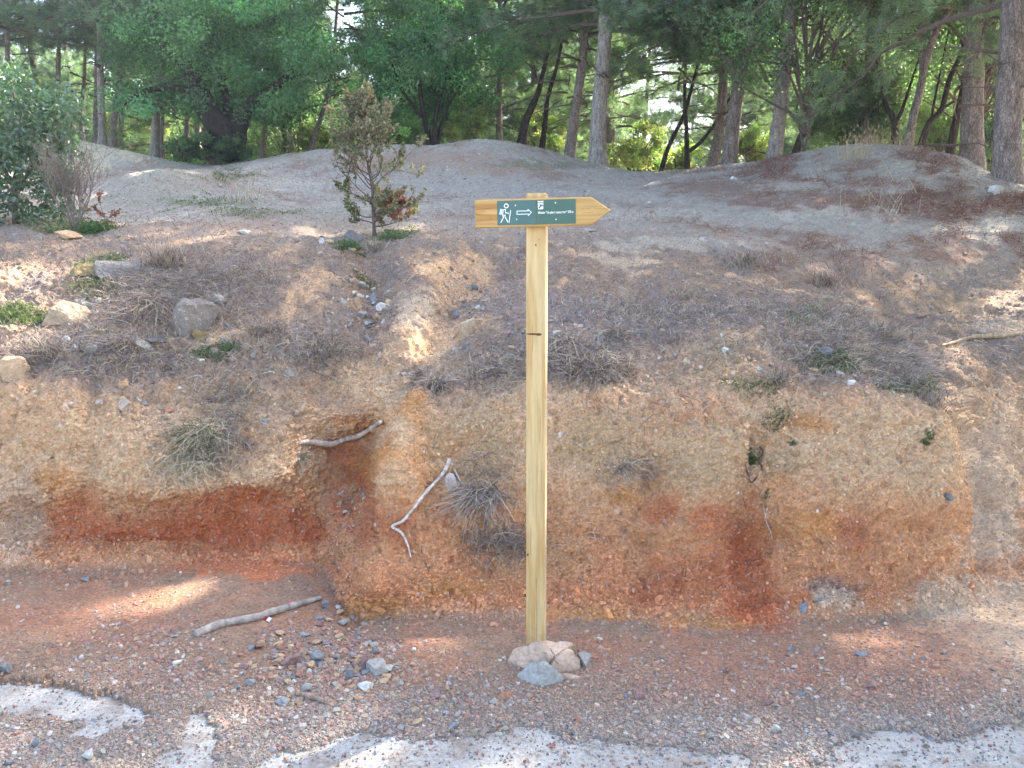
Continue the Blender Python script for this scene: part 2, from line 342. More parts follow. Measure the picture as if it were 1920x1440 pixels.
# colours of the soils (albedo), laid out over the surface; far left mound also carries painted sunlight
KA = .95
tan = srgb(230,186,144,KA); orange = srgb(226,158,110,KA); red = srgb(206,128,88,KA); dkred = srgb(198,108,70,KA*.95); grey = srgb(178,167,154,KA*.92)
pink = srgb(184,150,124,KA*.9); brown = srgb(160,140,122,KA*.9); litter = srgb(136,102,86,KA); olive = srgb(176,152,112,KA); pale = srgb(214,186,158,KA); green = srgb(96,112,66,KA); purple = srgb(154,138,130,KA*.9)
nz1 = fbm(G, 1.3, 4, .55, 5); nz2 = fbm(G, 5, 4, .6, 25); nz3 = fbm(G, 22, 3, .6, 65)
def mixc(C, col, w): w = np.clip(w, 0, 1)[..., None]; return C*(1-w)+col*w
C = np.broadcast_to(pink, G.shape).copy()
C = mixc(C, brown, road*(.35+.5*nz2+.6*sm(1280, 1400, SV)))
C = mixc(C, grey, sm(1290, 1420, SV)*.6*(1+nz2))
C = mixc(C, red, sm(1330, 1180, SV)*(.15+.6*nz2)*sm(1750, 1500, SU))
C = mixc(C, tan, face)
C = mixc(C, orange, face*sm(.0, .5, nz2+.25*nz1)*.8)
C = mixc(C, orange, face*sm(860, 1000, wv+50*nz2)*.9)
C = mixc(C, red, face*sm(1000, 1120, wv+60*nz2)*.45*sm(1800, 1600, SU))
C = mixc(C, brown, slope*(.75+.3*nz2)); C = mixc(C, tan, slope*sm(.05, .45, nz2+nz1*.5)*.75); C = mixc(C, purple, slope*sm(0, .5, -nz2)*.7)
C = mixc(C, grey, plat*1.0); C = mixc(C, litter, plat*sm(.0, .4, nz2*.7+nz1*.7)*.55)
C = mixc(C, litter, plat*sm(1150, 1500, SU)*sm(-.25, .25, nz1+.4*nz2)*.85)
C = mixc(C, pale, plat*sm(.1, .5, nz3*.6-nz2*.5)*.25)
def paint(col, k, *bl):
    global C
    for b in bl:
        w = blob(*b); C = mixc(C, col, sm(-.12, .6, w+.5*nz2+.4*nz3)*k)
paint(tan, .8, (100,830,190,110), (330,880,260,60), (580,530,60,40), (690,700,70,60), (500,860,90,40), (1480,830,190,60), (1700,850,120,80), (860,510,90,50), (820,620,70,60))
paint(red, .9, (330,990,330,60), (480,965,120,58), (120,985,130,35), (665,870,60,62), (700,990,50,70), (640,950,30,40), (450,1060,200,30), (1400,1010,70,75), (1275,1100,110,75), (1390,1110,90,70), (1230,960,50,40), (1600,1010,60,50), (760,1000,40,60), (1320,980,60,40))
paint(dkred, .7, (380,1000,190,32), (560,985,60,40), (680,880,34,70), (1385,1030,30,60), (1420,1150,110,50), (230,1000,90,20))
paint(srgb(214,150,92,KA), .75, (700,1140,70,32), (700,870,60,40), (850,1100,90,26), (1160,930,40,30), (1480,1000,80,40), (1100,1150,120,16), (1330,1170,120,16), (1500,800,60,26), (770,750,30,50), (90,900,60,40))
paint(olive, .4, (890,830,110,90), (1120,850,110,70), (1350,700,60,50), (1280,890,90,60), (1000,1040,120,50), (420,760,80,50), (180,480,60,20), (1450,880,60,40))
paint(purple, .7, (1100,700,110,60), (1200,610,220,60), (1600,690,160,60), (200,680,180,60), (400,520,180,50), (1000,600,100,50), (1560,1110,80,40))
paint(pale, .75, (1870,900,70,160), (1900,1180,140,170), (1760,1130,100,60), (1160,490,80,20), (40,960,60,110), (780,590,50,30), (1560,1130,60,30), (1900,620,120,16), (1860,1000,80,80))
paint(litter, .7, (1430,490,90,28), (1560,520,70,22), (1400,350,170,24), (1520,380,120,20), (1620,310,60,16), (1000,475,40,20), (1780,480,120,20))
paint(srgb(206,190,158,KA), .85, (200,262,110,22), (260,285,90,16), (160,300,60,30), (330,296,70,8))  # far left mound: pale dry grass, made paler in place of sunlight
paint(srgb(150,146,128,KA), .55, (330,335,130,30), (250,370,120,22), (620,400,120,14))  # greyish green; near left mound toned darker against the painted sunlight behind
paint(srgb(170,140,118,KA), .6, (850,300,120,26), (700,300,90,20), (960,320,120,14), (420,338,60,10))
paint(srgb(196,184,168,KA), .6, (540,345,100,14), (1180,400,200,14), (1500,350,100,10), (1560,400,160,12), (1820,330,50,18), (1700,310,60,10), (1880,420,90,20), (1250,460,180,12), (250,412,180,10))
paint(green, .5, (40,600,70,28), (190,485,60,14), (430,330,60,10), (380,380,120,10), (170,436,70,12), (400,660,60,18), (480,400,100,9), (1020,310,120,10), (740,440,60,9))
paint(srgb(180,132,106,KA), .7, (1700,1250,260,80), (1400,1260,200,80), (150,1170,180,50), (800,1230,120,60))
C = mixc(C, grey, (1-plat)*(1-face)*(1-slope)*sm(1300, 1400, SV)*.5)
C *= (1+.24*nz3+.12*nz2+.14*nz_f*face)[..., None]
C = np.clip(C, .02, .75)
I = np.arange(NR*NC).reshape(NR, NC)
Q = np.stack([I[:-1, :-1], I[:-1, 1:], I[1:, 1:], I[1:, :-1]], -1).reshape(-1, 4)
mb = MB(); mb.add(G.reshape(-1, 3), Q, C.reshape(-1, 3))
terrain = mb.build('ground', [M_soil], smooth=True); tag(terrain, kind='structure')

# weathered concrete of the road under the dirt
m_con, nt, bs = mat_new('concrete')
tc = N(nt, 'ShaderNodeTexCoord'); rgb = N(nt, 'ShaderNodeRGB'); rgb.outputs[0].default_value = (.40, .378, .345, 1)
s1 = noise_mul(nt, rgb.outputs[0], 3.0, .75, 1.15, vec=tc.outputs['Object'])
nst = N(nt, 'ShaderNodeTexNoise', Scale=7, Detail=9, Roughness=.7); nt.links.new(tc.outputs['Object'], nst.inputs['Vector'])
mst = N(nt, 'ShaderNodeMapRange'); mst.inputs['From Min'].default_value = .48; mst.inputs['From Max'].default_value = .70; nt.links.new(nst.outputs['Fac'], mst.inputs['Value'])
xst = N(nt, 'ShaderNodeMixRGB'); xst.inputs[2].default_value = (.24, .17, .12, 1); nt.links.new(mst.outputs[0], xst.inputs[0]); nt.links.new(s1, xst.inputs[1])
s2 = noise_mul(nt, xst.outputs[0], 70, .78, 1.15, vec=tc.outputs['Object'])
nt.links.new(s2, bs.inputs['Base Color']); bs.inputs['Roughness'].default_value = .9
nz = N(nt, 'ShaderNodeTexNoise', Scale=55, Detail=10); nt.links.new(tc.outputs['Object'], nz.inputs['Vector']); bump(nt, bs, nz.outputs['Fac'], 1, .01)
mb = MB(); mb.add([(-60, -60, 0), (60, -60, 0), (60, 3.05, 0), (-60, 3.05, 0)], [[0, 1, 2, 3]])
tag(mb.build('road', [m_con]), kind='structure')

# where a picture position meets the built surface
colf = lambda u: float(np.interp(u, U, np.arange(NC)))
VALID = [r for r in range(NR) if zone[r] <= 16.02]
def hit(u, v):
    c = int(round(colf(u))); vs = SV[VALID, c]
    k = np.where(vs <= v)[0]
    r = VALID[k[0]] if len(k) else VALID[-1]
    return Vector(G[r, c]), Vector(Nrm[r, c])
def groundz(x, y):
    m = np.abs(G[:, :, 1]-y)
    d2 = (G[..., 0]-x)**2+(G[..., 1]-y)**2; i = np.argmin(d2); return float(G.reshape(-1, 3)[i, 2])
def sample(n, dens):                                   # scatter points over the surface with a density map
    w = np.maximum(dens, 0).ravel(); cw = np.cumsum(w); k = np.searchsorted(cw, rng.random(n)*cw[-1])
    r, c = np.divmod(k, NC); r = np.minimum(r, NR-2); c = np.minimum(c, NC-2)
    a = rng.random((n, 1)); b = rng.random((n, 1))
    p = G[r, c]*(1-a)*(1-b)+G[r, c+1]*a*(1-b)+G[r+1, c]*(1-a)*b+G[r+1, c+1]*a*b
    return p, Nrm[r, c], r, c
inview = ((SU > -150) & (SU < 2070) & (SV > 200) & (SV < 1480) & (Zn < 16.3)).astype(float)

# ------------------------------------------------------------------ gravel: countless chips lying on the ground
CUBE = np.array([[-1,-1,-1],[1,-1,-1],[1,1,-1],[-1,1,-1],[-1,-1,1],[1,-1,1],[1,1,1],[-1,1,1]], float)*.5
CF = np.array([[0,3,2,1],[4,5,6,7],[0,1,5,4],[1,2,6,5],[2,3,7,6],[3,0,4,7]])
def chips(mb, p, n, size, col, flat=.55):
    k = len(p); V = np.broadcast_to(CUBE, (k, 8, 3)).copy()
    V[:, 4:, :2] *= rng.uniform(.35, .85, (k, 1, 1)); V += rng.uniform(-.16, .16, V.shape)
    V *= rng.uniform(.6, 1.25, (k, 1, 3)); V[..., 2] *= flat; V *= np.asarray(size).reshape(-1, 1, 1)
    nn = unit(n+rng.normal(0, .3, n.shape)); t = unit(np.cross(nn, rdir(k))); b = np.cross(nn, t)
    Wd = V[..., 0:1]*t[:, None]+V[..., 1:2]*b[:, None]+V[..., 2:3]*nn[:, None]+p[:, None]+nn[:, None]*(np.asarray(size).reshape(-1, 1, 1)*flat*.2)
    f = (np.arange(k)[:, None, None]*8+CF[None]).reshape(-1, 4)
    mb.add(Wd.reshape(-1, 3), f, np.repeat(col, 8, 0))
stone_cols = .88*np.array([srgb(176,168,160,.8), srgb(158,158,160,.8), srgb(186,138,118,.8), srgb(200,172,144,.8), srgb(220,212,200,.85), srgb(160,130,122,.8), srgb(140,134,128,.8)])
def gravel_cols(k, w):
    w = np.asarray(w)/np.sum(w); i = rng.choice(len(stone_cols), k, p=w)
    return np.clip(stone_cols[i]*(1+rng.normal(0, .14, (k, 1)))*(1+rng.normal(0, .04, (k, 3))), .02, .8)
noconc = (1-cm)**2
heap = np.maximum(0, blob(620,1240,170,95))+np.maximum(0, blob(640,1060,60,130))*.8+np.maximum(0, blob(260,1230,220,80))*.5+np.maximum(0, blob(700,1330,300,50))*.6
mb = MB()
den = inview*road*noconc*(.25+1.0*sm(1200, 1380, SV)+1.6*heap)*(1+.8*nz2)
p, n, r, c = sample(70000, den); s = rng.lognormal(math.log(.0062), .45, len(p)); chips(mb, p, n, s, gravel_cols(len(p), (3,1.5,4,4,.8,3,2))*.5+C[r, c]*.45)
den = inview*(road*.0+(1-road)*(1-plat)*(1-slope)*(.35+.6*nz3)+(1-road)*np.maximum(0, blob(650,980,60,110))*3)
p, n, r, c = sample(26000, den); s = rng.lognormal(math.log(.0062), .45, len(p))
cc = gravel_cols(len(p), (2,.7,3,5,1.3,1.5,.6))*.5+C[r, c]*.5; chips(mb, p, n, s, cc, .7)
den = inview*face*(.5+1.0*sm(0, .4, nz2)+.8*sm(950, 1050, SV))
p, n, r, c = sample(9000, den); s = rng.lognormal(math.log(.0095), .35, len(p)); chips(mb, p-n*.002, n, s, C[r, c]*rng.uniform(.85, 1.05, (len(p), 1)), .6)
chute = np.maximum(0, blob(690,590,50,80))+np.maximum(0, blob(870,540,50,60))*.8
den = inview*slope*(.5+.6*nz3+3*chute)
p, n, r, c = sample(18000, den); s = rng.lognormal(math.log(.010), .45, len(p)); chips(mb, p, n, s, gravel_cols(len(p), (4,2,1.6,3,1.0,2,2))*.6+C[r, c]*.4, .6)
den = inview*plat*(1+.8*nz2)
p, n, r, c = sample(52000, den); s = rng.lognormal(math.log(.0095), .45, len(p))*(p[:, 1]/7.5)**.35; cc = gravel_cols(len(p), (4,3,1.2,1.6,1.0,2.2,3))*.6+C[r, c]*.4
chips(mb, p, n, s, cc, .5)
den = inview*road*noconc*(heap+.05)
p, n, r, c = sample(3200, den); s = rng.lognormal(math.log(.014), .3, len(p)); chips(mb, p, n, s, gravel_cols(len(p), (3,1.5,4,3,1.3,3,1))*.8+C[r, c]*.2, .5)
den = inview*np.exp(-((Zn-5.35)/.35)**2)*(.6+nz2)
p, n, r, c = sample(2600, den); s = rng.lognormal(math.log(.011), .45, len(p)); chips(mb, p, n, s, C[r, c]*rng.uniform(.8, 1.15, (len(p), 1)), .6)
den = inview*road*cm
p, n, r, c = sample(2600, den*(1.15-cm)); p[:, 2] = .002; s = rng.lognormal(math.log(.005), .45, len(p)); chips(mb, p, n, s, gravel_cols(len(p), (3,2,3,2,1,2,2)))
tag(mb.build('gravel', [M_gravel]), 'loose grey and reddish gravel and chips strewn over the ground and bank', 'gravel', kind='stuff')

# ------------------------------------------------------------------ dry grass, litter and green ground cover
def strands(mb, p, n, L, wd, col, lean=.5, droop=.35, grav=0.0, seg=3):
    k = len(p); d0 = unit(n*.9+rdir(k)*lean+np.array([0, 0, .35])); side = unit(np.cross(d0, rdir(k)))
    fall = unit(rdir(k)*.7+np.array([0, 0, -1.0])+n*.2); L = np.broadcast_to(L, (k,)); t = np.linspace(0, 1, seg+1)
    pts = p[:, None]+L[:, None, None]*(d0[:, None]*(t[None, :, None])+fall[:, None]*(droop+grav)*(t**2)[None, :, None])
    w = (np.broadcast_to(wd, (k,))[:, None]*(1-.75*t[None]))[..., None]*side[:, None]*.5
    V = np.stack([pts-w, pts+w], 2).reshape(k, -1, 3); m = 2*(seg+1)
    q = np.array([[2*i, 2*i+1, 2*i+3, 2*i+2] for i in range(seg)])
    mb.add(V.reshape(-1, 3), (np.arange(k)[:, None, None]*m+q[None]).reshape(-1, 4), np.repeat(col, m, 0))
straw = srgb(214,198,166,.85); greyg = srgb(182,168,160,.8); dk = srgb(128,106,98,.75)
def gcols(k, w=(2,4,3)):
    w = np.asarray(w, float)/sum(w); i = rng.choice(3, k, p=w); return np.clip(np.array([straw, greyg, dk])[i]*(1+rng.normal(0, .18, (k, 1))), .01, .8)
vegm = sum(np.maximum(0, blob(*b))*k for k, b in ((1.2,(330,560,210,80)), (1,(220,660,200,60)), (.9,(430,740,90,60)), (1.0,(600,660,90,60)), (1.3,(1100,700,110,60)), (1.0,(950,700,110,60)), (.8,(1250,600,220,60)), (1.5,(1600,660,190,90)), (.8,(1450,600,150,40)), (.6,(60,680,80,30)), (.5,(420,510,300,50)), (1.1,(380,840,110,50)), (.6,(920,900,60,80)), (.6,(950,1020,90,50)), (.25,(1180,880,90,50)), (.12,(1300,780,300,60)), (.2,(1150,1000,150,50)), (.8,(1440,490,100,30)), (.5,(1570,520,80,24))))
mb = MB()
brush = np.maximum(0, blob(340,540,190,80))*1.0+np.maximum(0, blob(150,680,170,40))+np.maximum(0, blob(1120,700,90,60))*1.2+np.maximum(0, blob(960,720,90,50))+np.maximum(0, blob(1680,690,110,70))*.8+np.maximum(0, blob(520,660,120,60))*.7+np.maximum(0, blob(420,800,70,40))*.6
den = inview*brush*sm(-.35, .25, nz2)
p, n, r, c = sample(9000, den); strands(mb, p, n, rng.uniform(.08, .19, len(p)), rng.uniform(.0018, .003, len(p)), gcols(len(p), (1.5,5,2)), 1.1, .7, seg=5)
den = inview*(vegm*(.5+1.2*sm(-.1, .4, nz2)))
p, n, r, c = sample(34000, den); strands(mb, p, n, rng.uniform(.03, .11, len(p)), rng.uniform(.0016, .0034, len(p)), gcols(len(p)), .95, .55)
# short stubble and needle litter lying nearly flat on the slope and the plateau
den = inview*(slope*(.5+.5*nz2)+plat*.35*(1+nz1)+.08*(1-road)*face)
p, n, r, c = sample(32000, den); L = rng.uniform(.02, .07, len(p)); strands(mb, p+n*.004, n*.12, L, rng.uniform(.0016, .0034, len(p)), gcols(len(p), (2,3,4)), 1.0, .15)
den = inview*plat*(sm(1150, 1500, SU)+.15)*sm(-.1, .4, nz1+.4*nz2)
p, n, r, c = sample(9000, den); strands(mb, p+n*.006, n*.08, rng.uniform(.05, .12, len(p)), rng.uniform(.003, .005, len(p)), colvar(srgb(140,92,74,.6), len(p), .25), 1.0, .1)
tag(mb.build('dry_grass', [M_grass]), 'short dry grass, straw and needle litter covering slope and mounds', 'grass', kind='stuff')
mb = MB()
gm = sum(np.maximum(0, blob(*b))*k for k, b in ((1.6,(40,600,60,26)), (1,(190,490,60,16)), (1.5,(165,428,55,14)), (1.2,(400,660,60,20)), (.8,(180,545,60,24)), (1.2,(740,440,55,11)), (1,(650,465,40,20)), (.5,(680,510,30,20)), (.8,(1560,700,90,30)), (.7,(1700,740,80,24)), (.8,(1440,350,1,1)), (.5,(1440,790,40,20)), (.6,(1405,860,22,22)), (.8,(1712,832,14,10)), (.5,(1400,760,60,20)), (.7,(430,330,60,9)), (.5,(380,378,120,9)), (.6,(370,830,22,20)), (.35,(1500,610,50,26)), (.5,(480,400,110,8)), (.45,(1440,935,10,8)), (.5,(1445,1050,12,8))))
den = inview*gm
p, n, r, c = sample(12000, den); k = len(p)
leaves(mb, p+n*.004, unit(n+rdir(k)*.9), rdir(k), rng.uniform(.008, .02, k)*(p[:, 1]/5.5)**.8, rng.uniform(.005, .011, k)*(p[:, 1]/5.5)**.8, colvar(srgb(116,128,96,.6), k, .3, .08))
p, n, r, c = sample(5000, den); strands(mb, p, n, rng.uniform(.02, .06, len(p)), .002, colvar(srgb(104,128,66,.5), len(p), .3), .6, .3)
tag(mb.build('ground_cover', [M_herb]), 'patches of low green moss and seedlings on the bank', 'ground cover', kind='stuff')

# tufts one can tell apart
def tuft(u, v, n, L, spread, w, label, grav=.5, cw=(2,4,3), aim=(0, -.3, .6), extra=None, green=0):
    p0, nn = hit(u, v); k = n = int(n*2.0); L = L*1.25; w = w*1.35; mb = MB()
    p = rng.normal(0, 1.25, (k, 3))*np.array([spread, spread*.4, spread*.5])
    nrm = np.broadcast_to(np.array(nn)*.5+np.array(aim), (k, 3))
    col = gcols(k, cw)
    if green: g = rng.random(k) < green; col[g] = colvar(srgb(128,142,92,.6), g.sum(), .2)
    strands(mb, p, unit(nrm), rng.uniform(.5, 1.1, k)*L, w, col, .75, grav, seg=5)
    o = mb.build('dry_grass_tuft', [M_grass]); o.location = p0; tag(o, label, 'grass tuft', 'dry grass tufts on the bank')
    return o
for a in ((1055,655,260,.16,.035,.0026,'grey dry grass tuft hanging just right of the sign post',.9), (1105,700,420,.20,.07,.0026,'largest shaggy grey grass tuft on the bank right of the post',.8),
          (1160,690,160,.13,.03,.0024,'thin grey tuft at the right end of the shaggy grass clump',.8), (1152,632,120,.12,.02,.0022,'small upright grey tuft topping the clump right of the post',.7),
          (820,730,170,.15,.03,.0026,'grey tuft drooping over the ridge beside the red hollow',.8), (790,705,60,.08,.012,.0024,'short dark tuft at the tip of the clay ridge',.7),
          (935,700,240,.14,.05,.0024,'ragged dark grass tuft just left of the post',.8), (285,575,260,.2,.03,.0026,'long grey tuft spilling between the lichened rock and slab',.9),
          (245,600,180,.14,.035,.0024,'low grey tuft left of the lichened rock',.7), (310,500,240,.16,.05,.0026,'tall pale grass tuft near the top of the left slope',.2),
          (225,655,160,.12,.04,.0024,'grey tuft behind the rounded grey stone',.6), (95,670,150,.15,.05,.0022,'sparse dark twiggy tuft right of the tan boulder',.3),
          (500,625,180,.10,.05,.0024,'brownish tuft midway up the left slope',.5), (600,665,160,.10,.05,.0024,'small matted tuft below the gravel chute',.5),
          (905,935,330,.17,.045,.0026,'dark matted grass tuft hanging under the white scrap',.9), (925,1020,300,.12,.06,.0022,'dense dark tangle of dead grass low on the bank by the post',.5),
          (1160,880,120,.09,.03,.002,'wispy tuft in the middle of the bank right of the post',.8), (1650,640,240,.14,.06,.0026,'dry grass tuft on the shoulder of the right hump',.4),
          (1450,720,120,.11,.03,.0022,'thin grey tuft with a bent stalk on the right slope',.4), (1740,760,180,.10,.05,.0022,'bristly tuft at the far right edge of the hump',.5),
          (1400,500,200,.13,.05,.0028,'dark brown grass tuft in the dip behind the right hump',.4), (1550,535,160,.12,.05,.0028,'dark tuft beside the root scar above the right hump',.4),
          (710,470,90,.10,.03,.0022,'small dry tuft just below the young oak',.4), (1290,560,90,.06,.05,.002,'low stubbly tuft on top of the right slope',.3)):
    tuft(*a)
tuft(370,820,320,.15,.05,.0026,'pale green and straw grass tuft hanging over the left bank face',.8,(5,2,1),green=.35)
tuft(340,880,260,.12,.06,.0028,'bleached straw tuft lying on the left bank face',.9,(8,1,0))
tuft(575,860,70,.09,.012,.002,'tiny green-grey tuft hanging from the end of the root',1.2,(1,3,1),green=.3)
def upright(u, v, n, L, spread, label):
    p0, nn = hit(u, v); k = n; mb = MB(); p = rng.normal(0, 1, (k, 3))*np.array([spread, spread, .01])
    strands(mb, p, np.broadcast_to(np.array([0, 0, 1.]), (k, 3)), rng.uniform(.5, 1.1, k)*L, .0045, np.clip(srgb(206,184,140,.7)[None]*(1+rng.normal(0, .2, (k, 1))), .02, .8), .45, .12, seg=5)
    k = n//2; leaves(mb, p[:k]+np.array([0, 0, L*.6])+rng.normal(0, .07, (k, 3)), np.tile([0, 0, 1.], (k, 1))+rdir(k)*.4, rdir(k), .05, .02, colvar(srgb(204,180,136,.6), k))
    o = mb.build('dry_grass_clump', [M_grass]); o.location = p0; tag(o, label, 'grass clump', 'tall dry grass on the right mound')
upright(1598,300,90,.32,.10,'fan-shaped straw clump on the near flank of right mound')
upright(1665,268,100,.27,.20,'tall straw-coloured grass along the crest of the right mound')
upright(1620,270,40,.26,.10,'thin straw stalks at the left of the right mound crest')
tuft(470,380,40,.3,.12,.004,'a few pale stalks standing on the gravel below the saddle',.3,(6,2,0),aim=(0,0,1))
tuft(1660,395,26,.28,.2,.004,'sparse leaning straw stalks before the right mound',.2,(6,2,0),aim=(0,0,1))

# ------------------------------------------------------------------ stones
def rock_mesh(seed, sub=2, cuts=9, rough=.11, smoothf=False):
    r = np.random.default_rng(seed)
    t = (1+5**.5)/2
    V = [(-1,t,0),(1,t,0),(-1,-t,0),(1,-t,0),(0,-1,t),(0,1,t),(0,-1,-t),(0,1,-t),(t,0,-1),(t,0,1),(-t,0,-1),(-t,0,1)]
    Fc = [(0,11,5),(0,5,1),(0,1,7),(0,7,10),(0,10,11),(1,5,9),(5,11,4),(11,10,2),(10,7,6),(7,1,8),(3,9,4),(3,4,2),(3,2,6),(3,6,8),(3,8,9),(4,9,5),(2,4,11),(6,2,10),(8,6,7),(9,8,1)]
    V = [np.array(v, float)/np.linalg.norm(v) for v in V]
    for _ in range(sub):
        cache = {}; F2 = []
        def mid(a, b):
            k = (min(a, b), max(a, b))
            if k not in cache: m = V[a]+V[b]; V.append(m/np.linalg.norm(m)); cache[k] = len(V)-1
            return cache[k]
        for a, b, c in Fc:
            x, y, z = mid(a, b), mid(b, c), mid(c, a); F2 += [(a, x, z), (b, y, x), (c, z, y), (x, y, z)]
        Fc = F2
    V = np.array(V)
    for _ in range(cuts):                              # broken faces
        n = r.normal(size=3); n /= np.linalg.norm(n); dd = r.uniform(.30, .78); s = V@n; V = V-np.maximum(0, s-dd)[:, None]*n[None]
    V = V*(1+rough*fbm(V, 2.2, 3, .6, seed*3.1))[:, None]
    V /= np.abs(V).max(0)
    return V*.5, np.array(Fc)
ROCKC = {'grey': srgb(176,170,160,.8), 'reddish': srgb(180,136,120,.74), 'tan': srgb(206,172,136,.8), 'whitish': srgb(222,216,206,.8), 'purplish': srgb(160,126,120,.75), 'dark grey': srgb(134,128,126,.7), 'orange': srgb(190,136,108,.72), 'slate': srgb(154,155,156,.68)}
def rock_mat(name, c, moss=0, lichen=0, bd=.02):
    m, nt, bs = mat_new(name)
    tc = N(nt, 'ShaderNodeTexCoord'); rgb = N(nt, 'ShaderNodeRGB'); rgb.outputs[0].default_value = (*c, 1)
    geo = N(nt, 'ShaderNodeNewGeometry')
    s = noise_mul(nt, rgb.outputs[0], 8, .65, 1.3, vec=geo.outputs['Position']); s = noise_mul(nt, s, 70, .8, 1.2, vec=geo.outputs['Position'])
    for amt, colr, sc in ((moss, (.20, .16, .06), 9), (lichen, (.42, .36, .28), 60)):
        if amt:
            nz = N(nt, 'ShaderNodeTexNoise', Scale=sc, Detail=5); nt.links.new(geo.outputs['Position'], nz.inputs['Vector'])
            mr = N(nt, 'ShaderNodeMapRange'); mr.inputs['From Min'].default_value = .72-amt*.3; mr.inputs['From Max'].default_value = .78-amt*.3; nt.links.new(nz.outputs['Fac'], mr.inputs['Value'])
            mx = N(nt, 'ShaderNodeMixRGB'); nt.links.new(mr.outputs[0], mx.inputs[0]); nt.links.new(s, mx.inputs[1]); mx.inputs[2].default_value = (*colr, 1); s = mx.outputs[0]
    nt.links.new(s, bs.inputs['Base Color']); bs.inputs['Roughness'].default_value = .85; bs.inputs['Specular IOR Level'].default_value = .25
    nz = N(nt, 'ShaderNodeTexNoise', Scale=28, Detail=9); nt.links.new(geo.outputs['Position'], nz.inputs['Vector']); bump(nt, bs, nz.outputs['Fac'], 1.0, bd)
    return m
RM = {k: rock_mat(k.replace(' ', '_')+'_stone', v) for k, v in ROCKC.items()}
RM['lichen'] = rock_mat('lichened_stone', srgb(150,138,128,.7), 0.1, .35); RM['mossy'] = rock_mat('mossy_stone', srgb(164,142,100,.7), .35, .2)
RM['buried'] = rock_mat('earthy_stone', srgb(186,162,134,.75), .1, .3)
def rock(u, v, w, h, colour, label, depth=.8, rot=None, seed=None, sink=.42, group=None, name='stone', tilt=0):
    """a stone whose outline is about w x h px of the photograph, resting where (u, v+h/2) meets the ground"""
    p, n = hit(u, v+h*.35); d = p.y*CP-(p.z-CAM_H)*SP; sc = d/F
    seed = seed if seed is not None else random.randrange(10**6)
    V, Fc = rock_mesh(seed, 3 if w > 40 else 2)
    mb = MB(); V = V*np.array([w*sc, w*sc*depth, h*sc*1.25]); mb.add(V, Fc)
    o = mb.build(name, [RM[colour]]); o.location = p+Vector((0, w*sc*depth*.15, h*sc*(.5-sink)))
    o.rotation_euler = (0, math.radians(tilt), (rot if rot is not None else random.uniform(-.3, .3)))
    return tag(o, label, 'stone', group)
